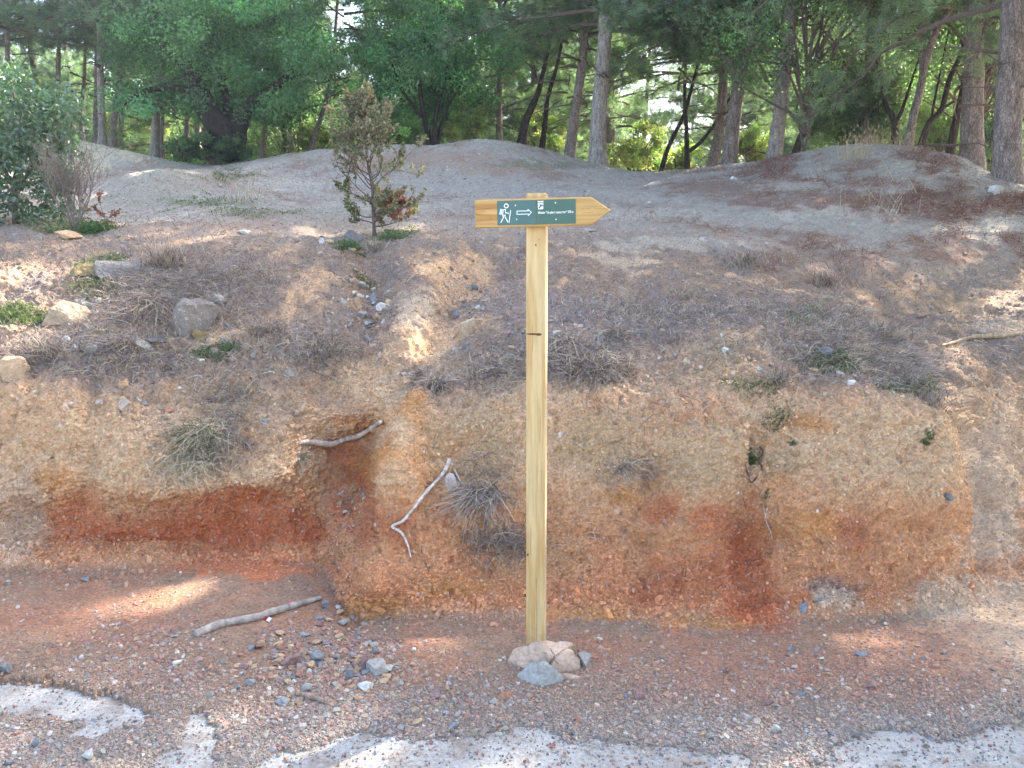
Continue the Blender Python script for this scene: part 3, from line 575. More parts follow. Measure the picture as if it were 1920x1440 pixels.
big = [(22,685,60,46,'tan','pale tan boulder at the left edge of the bank',3), (125,441,50,24,'tan','oblong tan stone under the bare shrub',5), (1866,352,46,30,'whitish','pale sunlit boulder at the foot of the right-hand pine',8),
 (664,443,44,28,'dark grey','dark grey slab leaning behind the young oak stem',0), (706,453,34,22,'tan','tan angular stone at the young oak\'s foot',0), (617,450,26,16,'tan','small tan stone left of the young oak, outermost but one',0), (600,452,14,14,'whitish','little whitish stone farthest left of the young oak',0),
 (368,592,96,88,'lichen','large lichened rock jutting from the left slope',-8), (376,628,46,28,'mossy','mossy yellow-brown stone under the lichened rock',4), (112,578,100,70,'buried','half-buried earthy boulder on the left slope',10), (220,502,90,44,'dark grey','dark flat rock slab at the top of the left slope',-4),
 (152,505,60,34,'mossy','ochre mossy outcrop left of the dark slab',0), (264,650,42,28,'grey','rounded grey stone in dry grass on the left slope',15), (168,652,40,18,'grey','grey flat stone left of the rounded grey stone',0), (192,650,30,16,'dark grey','dark thin slab next to the flat grey stone',14),
 (150,561,24,15,'grey','small grey stone right of the half-buried boulder',0), (166,574,32,15,'dark grey','dark wedge stone touching the half-buried boulder',22), (182,562,22,9,'whitish','flat whitish stone above the pink wedge',0), (210,576,30,13,'reddish','pinkish wedge stone on the left slope',-14), (126,634,14,9,'whitish','small white stone below the half-buried boulder',0),
 (143,650,20,12,'whitish','small pale stone beside the flat grey stone',0), (233,718,24,20,'tan','tan blocky stone at the brink of the left face',-8), (310,767,26,16,'orange','brick-red stone at the brink of the left face',0), (255,747,14,10,'whitish','small white stone left of the brick-red stone, upper',0), (266,753,18,13,'grey','pale grey stone left of the brick-red stone, lower',0),
 (408,560,30,20,'grey','grey stone up right of the lichened rock',-10), (380,533,20,16,'purplish','purple-brown stone above the lichened rock',0), (401,655,24,28,'buried','earthy upright stone below right of the lichened rock',0), (376,676,18,11,'whitish','flat pale stone in the green patch',0), (422,637,20,10,'grey','small flat grey stone right of the lichened rock',0),
 (477,660,16,22,'grey','narrow grey stone leaning in the slope grass',28), (503,630,22,14,'orange','orange-brown stone in the slope grass',0), (540,642,12,15,'tan','small tan upright stone right of the orange-brown one',0), (543,694,20,22,'grey','grey stone above the root, alone in the straw',10), (290,640,60,14,'dark grey','thin dark ledge of rock under the grey tuft',-6), (85,858,26,9,'tan','flat buff stone stuck in the left bank face',-8), (115,795,12,11,'whitish','pale pinkish stone in the left bank face',0),
 (498,792,20,12,'slate','blue-grey chip in the slope right of the straw tuft',14), (673,567,26,26,'tan','pale angular stone at the top of the gravel chute',0), (700,558,20,24,'slate','bluish stone beside the pale angular one in the chute',0), (716,574,26,18,'whitish','white stone at the top of the gravel chute',0), (676,590,22,16,'grey','grey stone in the middle of the chute, left side',0), (704,594,22,16,'tan','buff stone in the middle of the chute, right side',0), (703,614,32,15,'tan','yellow-tan wedge at the bottom of the chute',12), (678,533,20,15,'grey','grey stone above the chute in the green patch',0), (642,562,18,16,'grey','small grey stone left of the chute',0),
 (855,588,28,22,'dark grey','dark stone embedded beside the washed-out channel',-10), (882,604,40,40,'buried','clay-stained boulder beside the washed-out channel',10), (890,537,18,14,'slate','bluish stone in the washed-out channel',0), (900,575,14,9,'whitish','little white stone in the washed-out channel',0), (872,650,18,14,'slate','slate chip below the washed-out channel',0), (855,652,14,8,'whitish','white chip left of the slate chip below the channel',0), (1046,622,20,10,'whitish','white stone just right of the post halfway up the bank',0), (1067,598,20,15,'dark grey','dark stone right of the post among the seedlings',0),
 (1120,635,18,10,'grey','pale grey chip above the shaggy tuft',0), (905,693,22,14,'buried','earthy stone left of the post under dark grass',12), (960,652,26,12,'buried','mossy flat stone touching the post\'s left side halfway up',0), (965,690,14,20,'buried','upright earthy stone left of the post',20), (1048,813,10,9,'whitish','white pebble in the bank right of the post, left one of two',0), (1083,816,13,10,'whitish','white pebble in the bank right of the post, right one of two',0),
 (1543,660,30,24,'slate','blue-grey rounded stone on the right hump',0), (1520,690,20,10,'tan','tan stone below left of the blue-grey rounded stone',10), (1562,702,24,12,'grey','flat grey stone below the blue-grey rounded stone',18), (1588,715,16,14,'whitish','whitish stone in the row on the right hump',0), (1617,734,18,14,'tan','yellowish stone at the end of the row on the right hump',0), (1613,722,14,14,'purplish','purplish stone in the row on the right hump',0), (1587,682,14,11,'orange','orange-buff stone right of the blue-grey rounded stone',0), (1708,695,18,12,'grey','grey stone on the right side of the right hump',0), (1660,735,14,9,'grey','little grey stone low on the right hump',0),
 (1415,690,18,9,'whitish','white chip at the orange scar on the right slope',0), (1356,655,16,10,'whitish','pale chip left of the orange scar on the right slope',0), (1332,606,12,9,'tan','small tan pebble on the upper right slope',0), (1498,1136,28,18,'slate','grey-blue slate stuck at the foot of the right bank',-12), (1530,1124,22,8,'slate','thin slate sliver behind the grey-blue slate',-10), (1462,1142,24,7,'tan','tan sliver left of the grey-blue slate',14), (1660,1171,9,8,'whitish','white pebble at the foot of the right bank',0),
 (1362,925,16,6,'whitish','white splinter in the right bank face',-20), (1730,893,22,9,'tan','buff chip under the right hump',10), (1760,930,24,18,'slate','slate patch stone under the right hump edge',0),
 (1104,431,40,9,'grey','flat grey stone on the plateau right of the sign board',0), (330,427,20,9,'tan','flat buff stone on the plateau, left of middle',0), (460,436,26,9,'whitish','flat whitish stone at the edge of the plateau',0), (507,438,14,10,'tan','small tan stone at the edge of the plateau',0), (410,347,12,9,'grey','pale stone on the near left mound',0), (283,326,9,6,'slate','tiny blue stone on the near left mound',0), (1378,333,16,9,'whitish','pale stone on the shady flank of the right mound',0), (1520,958,10,10,'whitish','white crumb in the right bank',0), (1540,318,14,10,'tan','tan stone on the left flank of the right mound',0), (1790,318,26,12,'orange','rusty stone on the right shoulder of the right mound',0)]
for u, v, w, h, cl, lb, tl in big: rock(u, v, w, h, cl, lb, tilt=tl, group='stones on the bank' if w < 45 else None)
floor = [(14,1255,30,20,'slate','blue-grey angular stone at the left edge of the road'), (544,1238,40,26,'purplish','dark purple-red stone in the heap below the fallen branch'), (527,1230,18,10,'tan','pale cap stone on the dark purple-red stone'), (591,1236,36,18,'slate','wedge-shaped blue stone in the heap'), (708,1256,50,28,'grey','largest grey slab at the right of the heap'), (683,1250,22,22,'purplish','mauve stone left of the largest grey slab'), (672,1244,20,14,'tan','tan rounded stone left of the grey slab'), (655,1266,18,20,'slate','bluish round stone in front of the tan one'), (667,1260,14,16,'tan','pinkish chip before the tan rounded stone'), (685,1288,30,15,'whitish','whitish stone in front of the heap'),
 (610,1137,18,17,'slate','blue-grey stone at the upper end of the fallen branch'), (632,1140,14,8,'whitish','pale stone right of the blue-grey one by the branch end'), (453,1250,26,11,'purplish','flat mauve stone left of the heap'), (470,1281,18,14,'slate','square slate-blue stone in front of the heap'), (446,1290,12,9,'slate','dark blue chip left of the square slate'), (575,1292,22,15,'grey','pale grey stone behind the small stick'), (530,1316,28,11,'slate','greenish slate chip left of the small stick'), (574,1225,16,14,'tan','golden stone behind the wedge-shaped blue stone'), (580,1248,20,14,'tan','buff stone before the wedge-shaped blue stone'), (612,1205,24,13,'slate','grey-green stone above the heap'), (545,1213,14,12,'tan','light stone above the dark purple-red stone'), (628,1233,14,12,'grey','small grey stone right of the wedge-shaped blue stone'),
 (332,1243,18,10,'whitish','white oval stone on the dirt left of the heap'), (333,1225,0,0,'x',''), (160,1087,16,9,'slate','blue-grey stone on the red slope at left'), (15,1094,14,8,'grey','grey stone at the left edge of the red slope'), (32,1138,9,8,'whitish','white stone in the sunlit dirt at left'), (66,1392,22,17,'slate','blue stone on the gravel at bottom left'), (168,1418,26,19,'whitish','round pale stone on the gravel at bottom left'), (192,1412,14,11,'grey','grey stone right of the round pale one'), (18,1432,20,14,'slate','bluish stone in the bottom left corner'), (12,1363,10,9,'whitish','small white stone at the far left below the concrete'),
 (842,1284,14,10,'whitish','white triangular chip left of the footing'), (837,1293,12,12,'tan','buff pebble under the white triangular chip'), (945,1306,28,10,'orange','pinkish flat stone in front of the footing'), (926,1316,18,14,'grey','grey stone left of the pinkish flat stone'), (1196,1307,28,13,'purplish','mauve oblong stone right of the footing'), (1178,1306,12,10,'slate','grey pebble touching the mauve oblong stone'), (820,1268,10,8,'tan','buff pebble on the dirt left of the footing'), (777,1220,10,7,'whitish','white pebble left of the post'), (1243,1241,9,7,'whitish','white chip right of the footing'), (1233,1258,12,8,'tan','cream pebble below the white chip right of the footing'), (820,1302,26,16,'purplish','dark reddish stone left of the footing'), (850,1316,16,12,'grey','grey pebble behind the concrete edge'),
 (1616,1226,24,10,'slate','dark blue stone lying on the right dirt'), (1505,1302,18,9,'slate','oval grey-blue stone on the right dirt'), (1638,1288,32,10,'purplish','flat purple slate on the right dirt'), (1438,1318,22,10,'purplish','purple flake on the right dirt'), (1517,1275,12,12,'orange','rusty pebble on the right dirt'), (1554,1264,16,7,'tan','buff flat pebble on the right dirt'), (1480,1219,12,8,'slate','little slate chip at the right bank foot'), (1456,1297,10,8,'slate','grey chip left of the oval grey-blue stone'), (1456,1370,18,16,'grey','grey stone near the concrete at bottom right'), (1558,1375,20,9,'slate','dark flat stone at the edge of the right concrete'), (1366,1256,16,10,'orange','orange-pink stone right of the footing'), (1316,1378,14,10,'tan','tan pebble at the edge of the concrete'), (1333,1382,16,12,'grey','grey pebble beside the tan one at the concrete edge'), (1692,1275,14,7,'slate','bluish smudge of a stone at the right'), (1770,1224,14,8,'grey','grey stone at far right of the dirt'),
 (932,1410,18,8,'dark grey','dark oval stone on the concrete before the post'), (1043,1415,14,11,'grey','grey round stone on the concrete right of the oval one'), (690,1393,12,9,'purplish','brown pebble on the concrete at left'), (894,1414,12,10,'grey','worn grey lump on the concrete'), (752,1369,14,9,'grey','grey pebble on the concrete edge at left'), (782,1355,22,13,'tan','tan and grey stone at the concrete edge'), (700,1360,16,12,'grey','grey stone in the gravel above the concrete'), (1084,1352,16,10,'orange','pinkish pebble behind the concrete'), (1030,1345,12,9,'purplish','mauve pebble behind the concrete'), (850,1362,22,12,'slate','bluish stone at the notch of the concrete')]
for a in floor:
    if a[2] > 0: rock(*a, group='stones on the roadside', sink=.15)
# the many smaller stones: one mesh per colour and form, copied
protos = {}
def place_stone(u, v, w, colour, label, group):
    key = (colour, random.randrange(4))
    if key not in protos:
        mb = MB(); V, Fc = rock_mesh(random.randrange(10**6), 2, 10, .04); mb.add(V, Fc); protos[key] = mb.mesh('pebble', [RM[colour]])
    p, n = hit(u, v); sc = (p.y*CP-(p.z-CAM_H)*SP)/F
    o = link('pebble', protos[key]); o.location = p+n*(w*sc*.12); o.scale = (w*sc, w*sc*random.uniform(.6, .95), w*sc*random.uniform(.4, .7))
    q = n.to_track_quat('Z', 'Y').to_euler(); o.rotation_euler = (q.x, q.y, random.uniform(0, 6.28)); tag(o, label, 'stone', group)
def scatter(n, regions, wr, cols, where, group):
    for i in range(n):
        u0, v0, ru, rv = random.choice(regions); a = random.uniform(0, 6.283); r_ = math.sqrt(random.random())
        cl = random.choice(cols); w = random.uniform(*wr)
        place_stone(u0+ru*r_*math.cos(a), v0+rv*r_*math.sin(a), w, cl, f'{"small" if w < sum(wr)/2 else "middling"} {cl} stone {where}', group)
scatter(140, [(600,1240,120,60), (640,1200,70,50), (520,1230,90,50), (680,1280,70,40)], (11,25), ['grey','slate','reddish','tan','purplish','reddish','grey','tan'], 'in the heap below the fallen branch', 'stones of the heap below the branch')
scatter(30, [(640,1030,30,100), (660,940,28,30)], (7,14), ['grey','tan','tan','reddish','whitish'], 'in the rubble chute under the root', 'stones of the rubble chute')
scatter(28, [(690,590,42,60), (670,540,40,30)], (8,17), ['grey','tan','slate','whitish','grey'], 'in the gravel chute below the young oak', 'stones of the upper chute')
scatter(26, [(880,545,40,60), (830,480,60,30)], (7,14), ['grey','tan','slate','purplish'], 'in the washed-out channel left of the post', 'stones of the washed-out channel')
scatter(45, [(240,1230,180,60), (150,1400,220,40), (450,1350,120,60)], (7,15), ['grey','slate','reddish','purplish','tan'], 'on the gravel at the lower left', 'stones on the lower left gravel')
scatter(30, [(1330,1340,240,60), (1200,1280,120,50)], (7,14), ['grey','slate','reddish','purplish','tan'], 'on the gravel right of the footing', 'stones on the gravel right of the footing')

# ------------------------------------------------------------------ the wooden sign post
def wood_mat(name, c1, c2, along='z', ring=1.0):
    m, nt, bs = mat_new(name)
    tc = N(nt, 'ShaderNodeTexCoord'); mp = N(nt, 'ShaderNodeMapping')
    mp.inputs['Scale'].default_value = (1, 1, .06) if along == 'z' else (.06, 1, 1)
    nt.links.new(tc.outputs['Object'], mp.inputs['Vector'])
    nz = N(nt, 'ShaderNodeTexNoise', Scale=16, Detail=3, Distortion=.3); nt.links.new(mp.outputs[0], nz.inputs['Vector'])
    mu = N(nt, 'ShaderNodeMath', operation='MULTIPLY'); mu.inputs[1].default_value = 26*ring; nt.links.new(nz.outputs['Fac'], mu.inputs[0])
    sn = N(nt, 'ShaderNodeMath', operation='SINE'); nt.links.new(mu.outputs[0], sn.inputs[0])
    mr = N(nt, 'ShaderNodeMapRange'); mr.inputs['From Min'].default_value = -1; nt.links.new(sn.outputs[0], mr.inputs['Value'])
    cr = N(nt, 'ShaderNodeValToRGB'); cr.color_ramp.elements[0].color = (*c1, 1); cr.color_ramp.elements[1].color = (*c2, 1); nt.links.new(mr.outputs[0], cr.inputs[0])
    fine = noise_mul(nt, cr.outputs[0], 120, .86, 1.1, vec=mp.outputs[0]); s = noise_mul(nt, fine, 2.2, .9, 1.12, vec=tc.outputs['Object'])
    nt.links.new(s, bs.inputs['Base Color']); bs.inputs['Roughness'].default_value = .62; bs.inputs['Specular IOR Level'].default_value = .3
    bump(nt, bs, nz.outputs['Fac'], .5, .004)
    return m
M_post = wood_mat('pine_wood_post', srgb(238,206,150,.70), srgb(222,178,114,.68), 'z')
M_board = wood_mat('pine_wood_board', srgb(230,186,118,.64), srgb(204,150,84,.62), 'x', 1.2)
def foot_dirt(m, top_):
    nt = m.node_tree; bs = nt.nodes['Principled BSDF']; src = bs.inputs['Base Color'].links[0].from_socket
    tc = N(nt, 'ShaderNodeTexCoord'); sx = N(nt, 'ShaderNodeSeparateXYZ'); nt.links.new(tc.outputs['Object'], sx.inputs[0])
    nz = N(nt, 'ShaderNodeTexNoise', Scale=30, Detail=8); nt.links.new(tc.outputs['Object'], nz.inputs['Vector'])
    ad = N(nt, 'ShaderNodeMath', operation='MULTIPLY_ADD'); ad.inputs[1].default_value = .22; nt.links.new(nz.outputs['Fac'], ad.inputs[0]); nt.links.new(sx.outputs['Z'], ad.inputs[2])
    mr = N(nt, 'ShaderNodeMapRange'); mr.inputs['From Min'].default_value = top_; mr.inputs['From Max'].default_value = top_-.10; nt.links.new(ad.outputs[0], mr.inputs['Value'])
    mu = N(nt, 'ShaderNodeMath', operation='MULTIPLY'); mu.inputs[1].default_value = .6; nt.links.new(mr.outputs[0], mu.inputs[0])
    mx = N(nt, 'ShaderNodeMixRGB'); mx.inputs[2].default_value = (.33, .19, .11, 1); nt.links.new(mu.outputs[0], mx.inputs[0]); nt.links.new(src, mx.inputs[1]); nt.links.new(mx.outputs[0], bs.inputs['Base Color'])
foot_dirt(M_post, .2)
M_side = wood_mat('pine_wood_side', srgb(226,204,168,.72), srgb(206,180,140,.72), 'z')
M_knot = plain_mat('knot_wood', (.12, .045, .02), .8)
M_white = plain_mat('white_paint', (.8, .8, .78), .5, .95, 1.05)
M_greenp = plain_mat('green_panel', srgb(84,130,112,.5), .38, .93, 1.07, 6, .5)
M_greend = plain_mat('green_panel_edge', srgb(92,138,130,.5), .4, .93, 1.07, 6, .5)
M_dkgreen = plain_mat('dark_green_mark', srgb(60,86,84,.6), .5)
M_metal = plain_mat('screw_metal', (.72, .70, .62), .35)
PY = 3.16; base = P(1006, 1217, Y=PY); top = P(1006, 368, Y=PY)
HP = top.z-base.z
YAW = math.radians(9)
sp = thing('signpost', (base.x, base.y+.04, base.z), 'tall square wooden post carrying an arrow-shaped hiking sign', 'signpost')
def box(mb, x0, x1, y0, y1, z0, z1, mat=0, bev=0.0, col=None):
    if bev <= 0:
        V = [(x0,y0,z0),(x1,y0,z0),(x1,y1,z0),(x0,y1,z0),(x0,y0,z1),(x1,y0,z1),(x1,y1,z1),(x0,y1,z1)]
        mb.add(V, CF, col, mat); return
    ring = [(x0+bev,y0),(x1-bev,y0),(x1,y0+bev),(x1,y1-bev),(x1-bev,y1),(x0+bev,y1),(x0,y1-bev),(x0,y0+bev)]
    cx, cy = (x0+x1)/2, (y0+y1)/2
    ins = [(cx+(x-cx)*(1-2*bev/(x1-x0)), cy+(y-cy)*(1-2*bev/(y1-y0))) for x, y in ring]
    V = [(x, y, z0) for x, y in ring]+[(x, y, z1-bev) for x, y in ring]+[(x, y, z1) for x, y in ins]
    q = [[i, (i+1) % 8, 8+(i+1) % 8, 8+i] for i in range(8)]+[[8+i, 8+(i+1) % 8, 16+(i+1) % 8, 16+i] for i in range(8)]
    q += [[16, 17, 18, 19], [16, 19, 20, 23], [20, 21, 22, 23]]
    mb.add(V, q, col, mat)
mb = MB(); wq = .0745
box(mb, -wq/2, wq/2, -wq/2, wq/2, -.25, HP+.012, 0, .0035)
post = mb.build('post', [M_post], sp); post.rotation_euler = (0, math.radians(-.15), -YAW)
post.data.materials.append(M_side)
for pl in post.data.polygons:
    if abs(pl.normal.x) > .9: pl.material_index = 1
# knots and a cross scar in the front of the post
def strip(mb, pts, w, y, th=.0008, closed=False):
    p = np.array(pts, float); n = len(p); sgs = [(i, (i+1) % n) for i in range(n if closed else n-1)]
    for k_, (i, j) in enumerate(sgs):
        a, b = p[i], p[j]; t = (b-a)/np.linalg.norm(b-a); s = np.array([-t[1], t[0]])*w/2; e = t*w*.5; yy = y-k_*1e-5
        q = [a-e-s, b+e-s, b+e+s, a-e+s]
        V = [(x, yy, z) for x, z in q]+[(x, yy+th, z) for x, z in q]
        mb.add(V, [[0,1,2,3],[7,6,5,4],[0,4,5,1],[1,5,6,2],[2,6,7,3],[3,7,4,0]])
def lens_poly(mb, cx, cz, rx, rz, y, n=14, th=.0008, hole=None):
    th_ = np.linspace(0, 2*np.pi, n, endpoint=False); o = np.stack([cx+rx*np.cos(th_), np.full(n, y), cz+rz*np.sin(th_)], -1); b = mb.n
    if hole:
        i_ = np.stack([cx+hole*np.cos(th_), np.full(n, y), cz+hole*np.sin(th_)], -1); V = np.vstack([o, i_, o+[0, th, 0], i_+[0, th, 0]]); j = np.arange(n); k = (j+1) % n
        mb.add(V, np.concatenate([np.stack([j, k, n+k, n+j], -1), np.stack([j, 2*n+j, 2*n+k, k], -1)])); return
    V = np.vstack([o, o+[0, th, 0], [[cx, y, cz]]]); j = np.arange(n); k = (j+1) % n
    mb.add(V, np.stack([j, n+j, n+k, k], -1)); mb.f3.append(np.stack([j, k, np.full(n, 2*n)], -1)+b); mb.m3.append(np.zeros(n, int))
yf = -wq/2-.0006
mb = MB(); zk = HP*(1-(610-368)/845)
lens_poly(mb, -.008, zk, .030, .0035, yf, 18); lens_poly(mb, .012, zk-.001, .012, .005, yf-.0002, 14)
lens_poly(mb, .0, HP-.18, .003, .004, yf); lens_poly(mb, .012, HP-.16, .001, .004, yf); lens_poly(mb, -.03, HP*.155+.12, .004, .006, yf)
kn = mb.build('knot', [M_knot], post)
mb = MB()
for x_, za_, zb2, w2 in ((.006,.30,.02,.0009), (-.02,.52,.40,.0006), (.018,1.0,.86,.0006), (-.012,1.32,1.22,.0006), (.024,.75,.66,.0005)): strip(mb, [(x_, za_), (x_+.001, (za_+zb2)/2), (x_-.0005, zb2)], w2, yf)
mb.build('wood_crack', [M_knot], post)
# arrow board
Lb = (1147-888)/F*(3.09*CP+.02)*.985; Hb = .1042
xL, xR = -(1006-888)/259*Lb, (1147-1006)/259*Lb; xs = xR-(1147-1110)/259*Lb
z0, z1 = HP-.112, HP-.112+Hb; yb0, yb1 = -wq/2-.028, -wq/2-.002
mb = MB(); bv = .004
out = [(xL, z0), (xs, z0), (xR, (z0+z1)/2+.001), (xs, z1), (xL, z1)]
ce = np.array([(xL+xs)/2, (z0+z1)/2])
inn = [tuple(ce+(np.array(q)-ce)*np.array([1-bv/((xR-xL)/2), 1-bv/(Hb/2)])) for q in out]
V = [(x, yb1, z) for x, z in out]+[(x, yb0+bv, z) for x, z in out]+[(x, yb0, z) for x, z in inn]
mb.add(V, [[i, (i+1) % 5, 5+(i+1) % 5, 5+i] for i in range(5)]+[[5+i, 5+(i+1) % 5, 10+(i+1) % 5, 10+i] for i in range(5)]+[[10, 11, 13, 14], [4, 3, 1, 0]])
mb.f3.append(np.array([[11, 12, 13], [3, 2, 1]])); mb.m3.append(np.zeros(2, int))
board = mb.build('direction_board', [M_board], sp)
board.location = (HP*math.sin(math.radians(1.35))-.007, -.004, 0); board.rotation_euler = (0, math.radians(-1.35), math.radians(-1.5))
# grain cracks in the board ends
mb = MB(); yk = yb0-.0005
for (a, b) in (((xL+.004, z0+.058), (xL+.040, z0+.062)), ((xL+.004, z0+.050), (xL+.026, z0+.047)), ((xs+.008, z0+.062), (xR-.010, z0+.058)), ((xs-.04, z0+.060), (xs-.004, z0+.061)), ((xs-.03, z0+.071), (xs+.02, z0+.069)), ((xL+.068-.012, z0+.040), (xL+.071-.012, z0+.034)), ((xL+.01, z0+.069), (xL+.06, z0+.071)), ((xs-.035, z0+.045), (xs+.005, z0+.047))):
    strip(mb, [a, b], .0009, yk)
mb.build('wood_crack', [M_knot], board)
# two green panels
px = lambda u: xL+(u-888)/259*Lb
pz = lambda v: z1-(v-366.5)/52*Hb                        # photograph px, levelled
xa, xm, xb = px(930.5), px(1004), px(1079.5)
yp = yb0-.0022
def panel(x0, x1, za, zb, mat, label):
    mb = MB(); box(mb, x0, x1, yp, yb0+.001, za, zb, 0)
    o = mb.build('sign_panel', [mat], board); o['label'] = label; return o
zt, zb_ = pz(370), pz(414.5)
p1 = panel(xa, xm-.0005, zb_, zt, M_greend, 'green panel with the hiker and arrow signs'); p2 = panel(xm+.0005, xb, zb_, zt, M_greenp, 'green panel with crest and place name')
ym = yp-.0009
Z = lambda v, u=960: pz(v+(u-1017)*.0236+0.0)            # the board rises to the right in the photograph
def pt(cx, cy):                                          # from the enlarged view of the board (6x, origin 860, 340)
    u = 860+cx/6; v = 340+cy/6; return (px(u), Z(v, u))
mb = MB()
hx, hz = pt(527, 246); lens_poly(mb, hx, hz, .0088, .0088, ym, 22, hole=.0056)
w_ = .0031
strip(mb, [pt(452, 335), pt(462, 285), pt(476, 285), pt(468, 335)], w_, ym, closed=True)
strip(mb, [pt(515, 284), pt(490, 290), pt(484, 345), pt(492, 352)], w_, ym); strip(mb, [pt(515, 284), pt(518, 320), pt(552, 327)], w_, ym)
strip(mb, [pt(484, 345), pt(492, 372), pt(463, 424)], w_*1.1, ym); strip(mb, [pt(508, 345), pt(514, 372), pt(540, 420)], w_*1.1, ym)
strip(mb, [pt(576, 296), pt(555, 424)], w_*.9, ym)
o = mb.build('hiker_pictogram', [M_white], p1)
mb = MB(); strip(mb, [pt(648, 303), pt(775, 300), pt(775, 286), pt(812, 316), pt(778, 350), pt(777, 334), pt(648, 338)], w_*.85, ym, closed=True)
mb.build('arrow_symbol', [M_white], p1)
mb = MB()
for q in ((632, 242), (643, 394), (1088, 213), (1092, 394)):
    x, z = pt(*q); lens_poly(mb, x, z, .0026, .0026, ym, 12, .0012)
mb.build('screw', [M_metal], p1)
mb = MB()
def poly(mb, pts, y):
    V = [(x, y, z) for x, z in pts]; c_ = np.mean(V, axis=0); b = mb.n; n = len(V); mb.add(V+[tuple(c_)], [[0, 0, 0, 0]][:0] or np.zeros((0, 4), int)); mb.f3.append(np.array([[i, (i+1) % n, n] for i in range(n)])+b); mb.m3.append(np.zeros(n, int))
poly(mb, [pt(*q) for q in ((890, 282), (895, 284), (943, 282), (948, 276), (950, 212), (888, 214), (889, 276))], ym)
poly(mb, [pt(*q) for q in ((888, 208), (882, 190), (895, 200), (902, 190), (910, 200), (918, 188), (926, 199), (935, 189), (941, 199), (953, 188), (949, 207))], ym)
cst = mb.build('crest', [M_white], p2)
mb = MB()
strip(mb, [pt(898, 214), pt(940, 212)], .0018, ym-.0004); strip(mb, [pt(897, 228), pt(912, 236), pt(940, 226)], .002, ym-.0004); strip(mb, [pt(905, 262), pt(920, 248), pt(940, 244)], .0042, ym-.0004); strip(mb, [pt(903, 268), pt(912, 268)], .0022, ym-.0004); strip(mb, [pt(912, 240), pt(924, 238)], .0015, ym-.0006)
cm_ = mb.build('crest_mark', [M_dkgreen], p2)
def text(s, x, z, w, h, y, mat, parent, rot=0):
    cu = bpy.data.curves.new('lettering', 'FONT'); cu.body = s; cu.size = 1; cu.extrude = .01; cu.offset = .028
    tmp = bpy.data.objects.new('tmp', cu); COL.objects.link(tmp); bpy.context.view_layer.update()
    me = bpy.data.meshes.new_from_object(tmp.evaluated_get(bpy.context.evaluated_depsgraph_get())); bpy.data.objects.remove(tmp)
    n = len(me.vertices); co = np.empty(n*3, np.float32); me.vertices.foreach_get('co', co); co = co.reshape(-1, 3)
    mn, mx = co.min(0), co.max(0); q = np.empty_like(co)
    q[:, 0] = x+(co[:, 0]-mn[0])/(mx[0]-mn[0])*w; q[:, 2] = z+(co[:, 1]-mn[1])/(mx[1]-mn[1])*h; q[:, 1] = y-(co[:, 2]-mn[2])*.02
    q[:, 2] += (q[:, 0]-x)*rot
    me.vertices.foreach_set('co', q.ravel()); me.materials.clear(); me.materials.append(mat); me.update()
    return link('lettering', me, parent)
x0, zz0 = pt(890, 342); x1_, zz1 = pt(1290, 332)
text('Mirador \u201cUn placer conocerme\u201d 570 m', x0, zz0, x1_-x0, .0125, ym, M_white, p2, 0)

# mortar footing with its built-in stone
def lump(mb, c, r, seed, rough=.18, cuts=5, sub=4, col=None, mat=0):
    V, Fc = rock_mesh(seed, sub, cuts, .0); V = V*2; V = V*(1+rough*fbm(V, 1.6, 4, .55, seed))[:, None]
    mb.add(V*np.array(r)+np.array(c), Fc, col, mat)
M_mortar = rock_mat('mortar', srgb(222,190,164,.72), 0, 0, .02); M_stain = rock_mat('blue_grey_stone_face', srgb(180,176,168,.68), .2, 0, .02); M_ochre = rock_mat('ochre_moss', srgb(150,130,84,.6), .2, 0)
sc = (3.35*CP+1.6*SP)/F
fo = thing('concrete_footing', (base.x+.01, base.y+.0, .008), 'cracked pinkish mortar collar with stone around the foot of the post', 'footing')
mb = MB()
lump(mb, (.03, .03, .0), (.135, .10, .098), 12, .22, 3, 5); lump(mb, (.10, -.03, -.01), (.082, .085, .088), 23, .25, 4, 4); lump(mb, (-.07, .03, .005), (.05, .06, .065), 31, .25, 4, 4); lump(mb, (.10, -.085, -.03), (.07, .05, .06), 47, .25, 4, 4)
mb.v = [v+(.006*fbm(v, 22, 3, .6)+.004*fbm(v, 60, 2))[:, None]*unit(v-np.array([.03, 0, -.05])) for v in mb.v]
mb.build('mortar_collar', [M_mortar], fo, smooth=True)
mb = MB(); lump(mb, (-.02, -.10, .005), (.108, .06, .082), 105, .10, 8, 4); mb.build('built_in_stone', [M_stain], fo)['label'] = 'large grey angular stone set in the front of the mortar'
mb = MB(); lump(mb, (.165, -.02, .015), (.028, .045, .055), 77, .1, 6, 3); mb.build('built_in_stone', [M_stain], fo)['label'] = 'narrow grey stone set in the right side of the mortar'
mb = MB(); lump(mb, (.012, -.145, -.022), (.062, .024, .026), 81, .1, 4, 3); mb.build('moss_patch', [M_ochre], fo)
mb = MB()
ck = [(.040, -.050, .096), (.044, -.066, .092), (.052, -.074, .084), (.050, -.090, .074), (.066, -.098, .062)]
tube(mb, catmull(ck, 16), .0012, 6); mb.build('crack', [M_knot], fo)

fo.scale = (1.12, 1.1, 1.12)
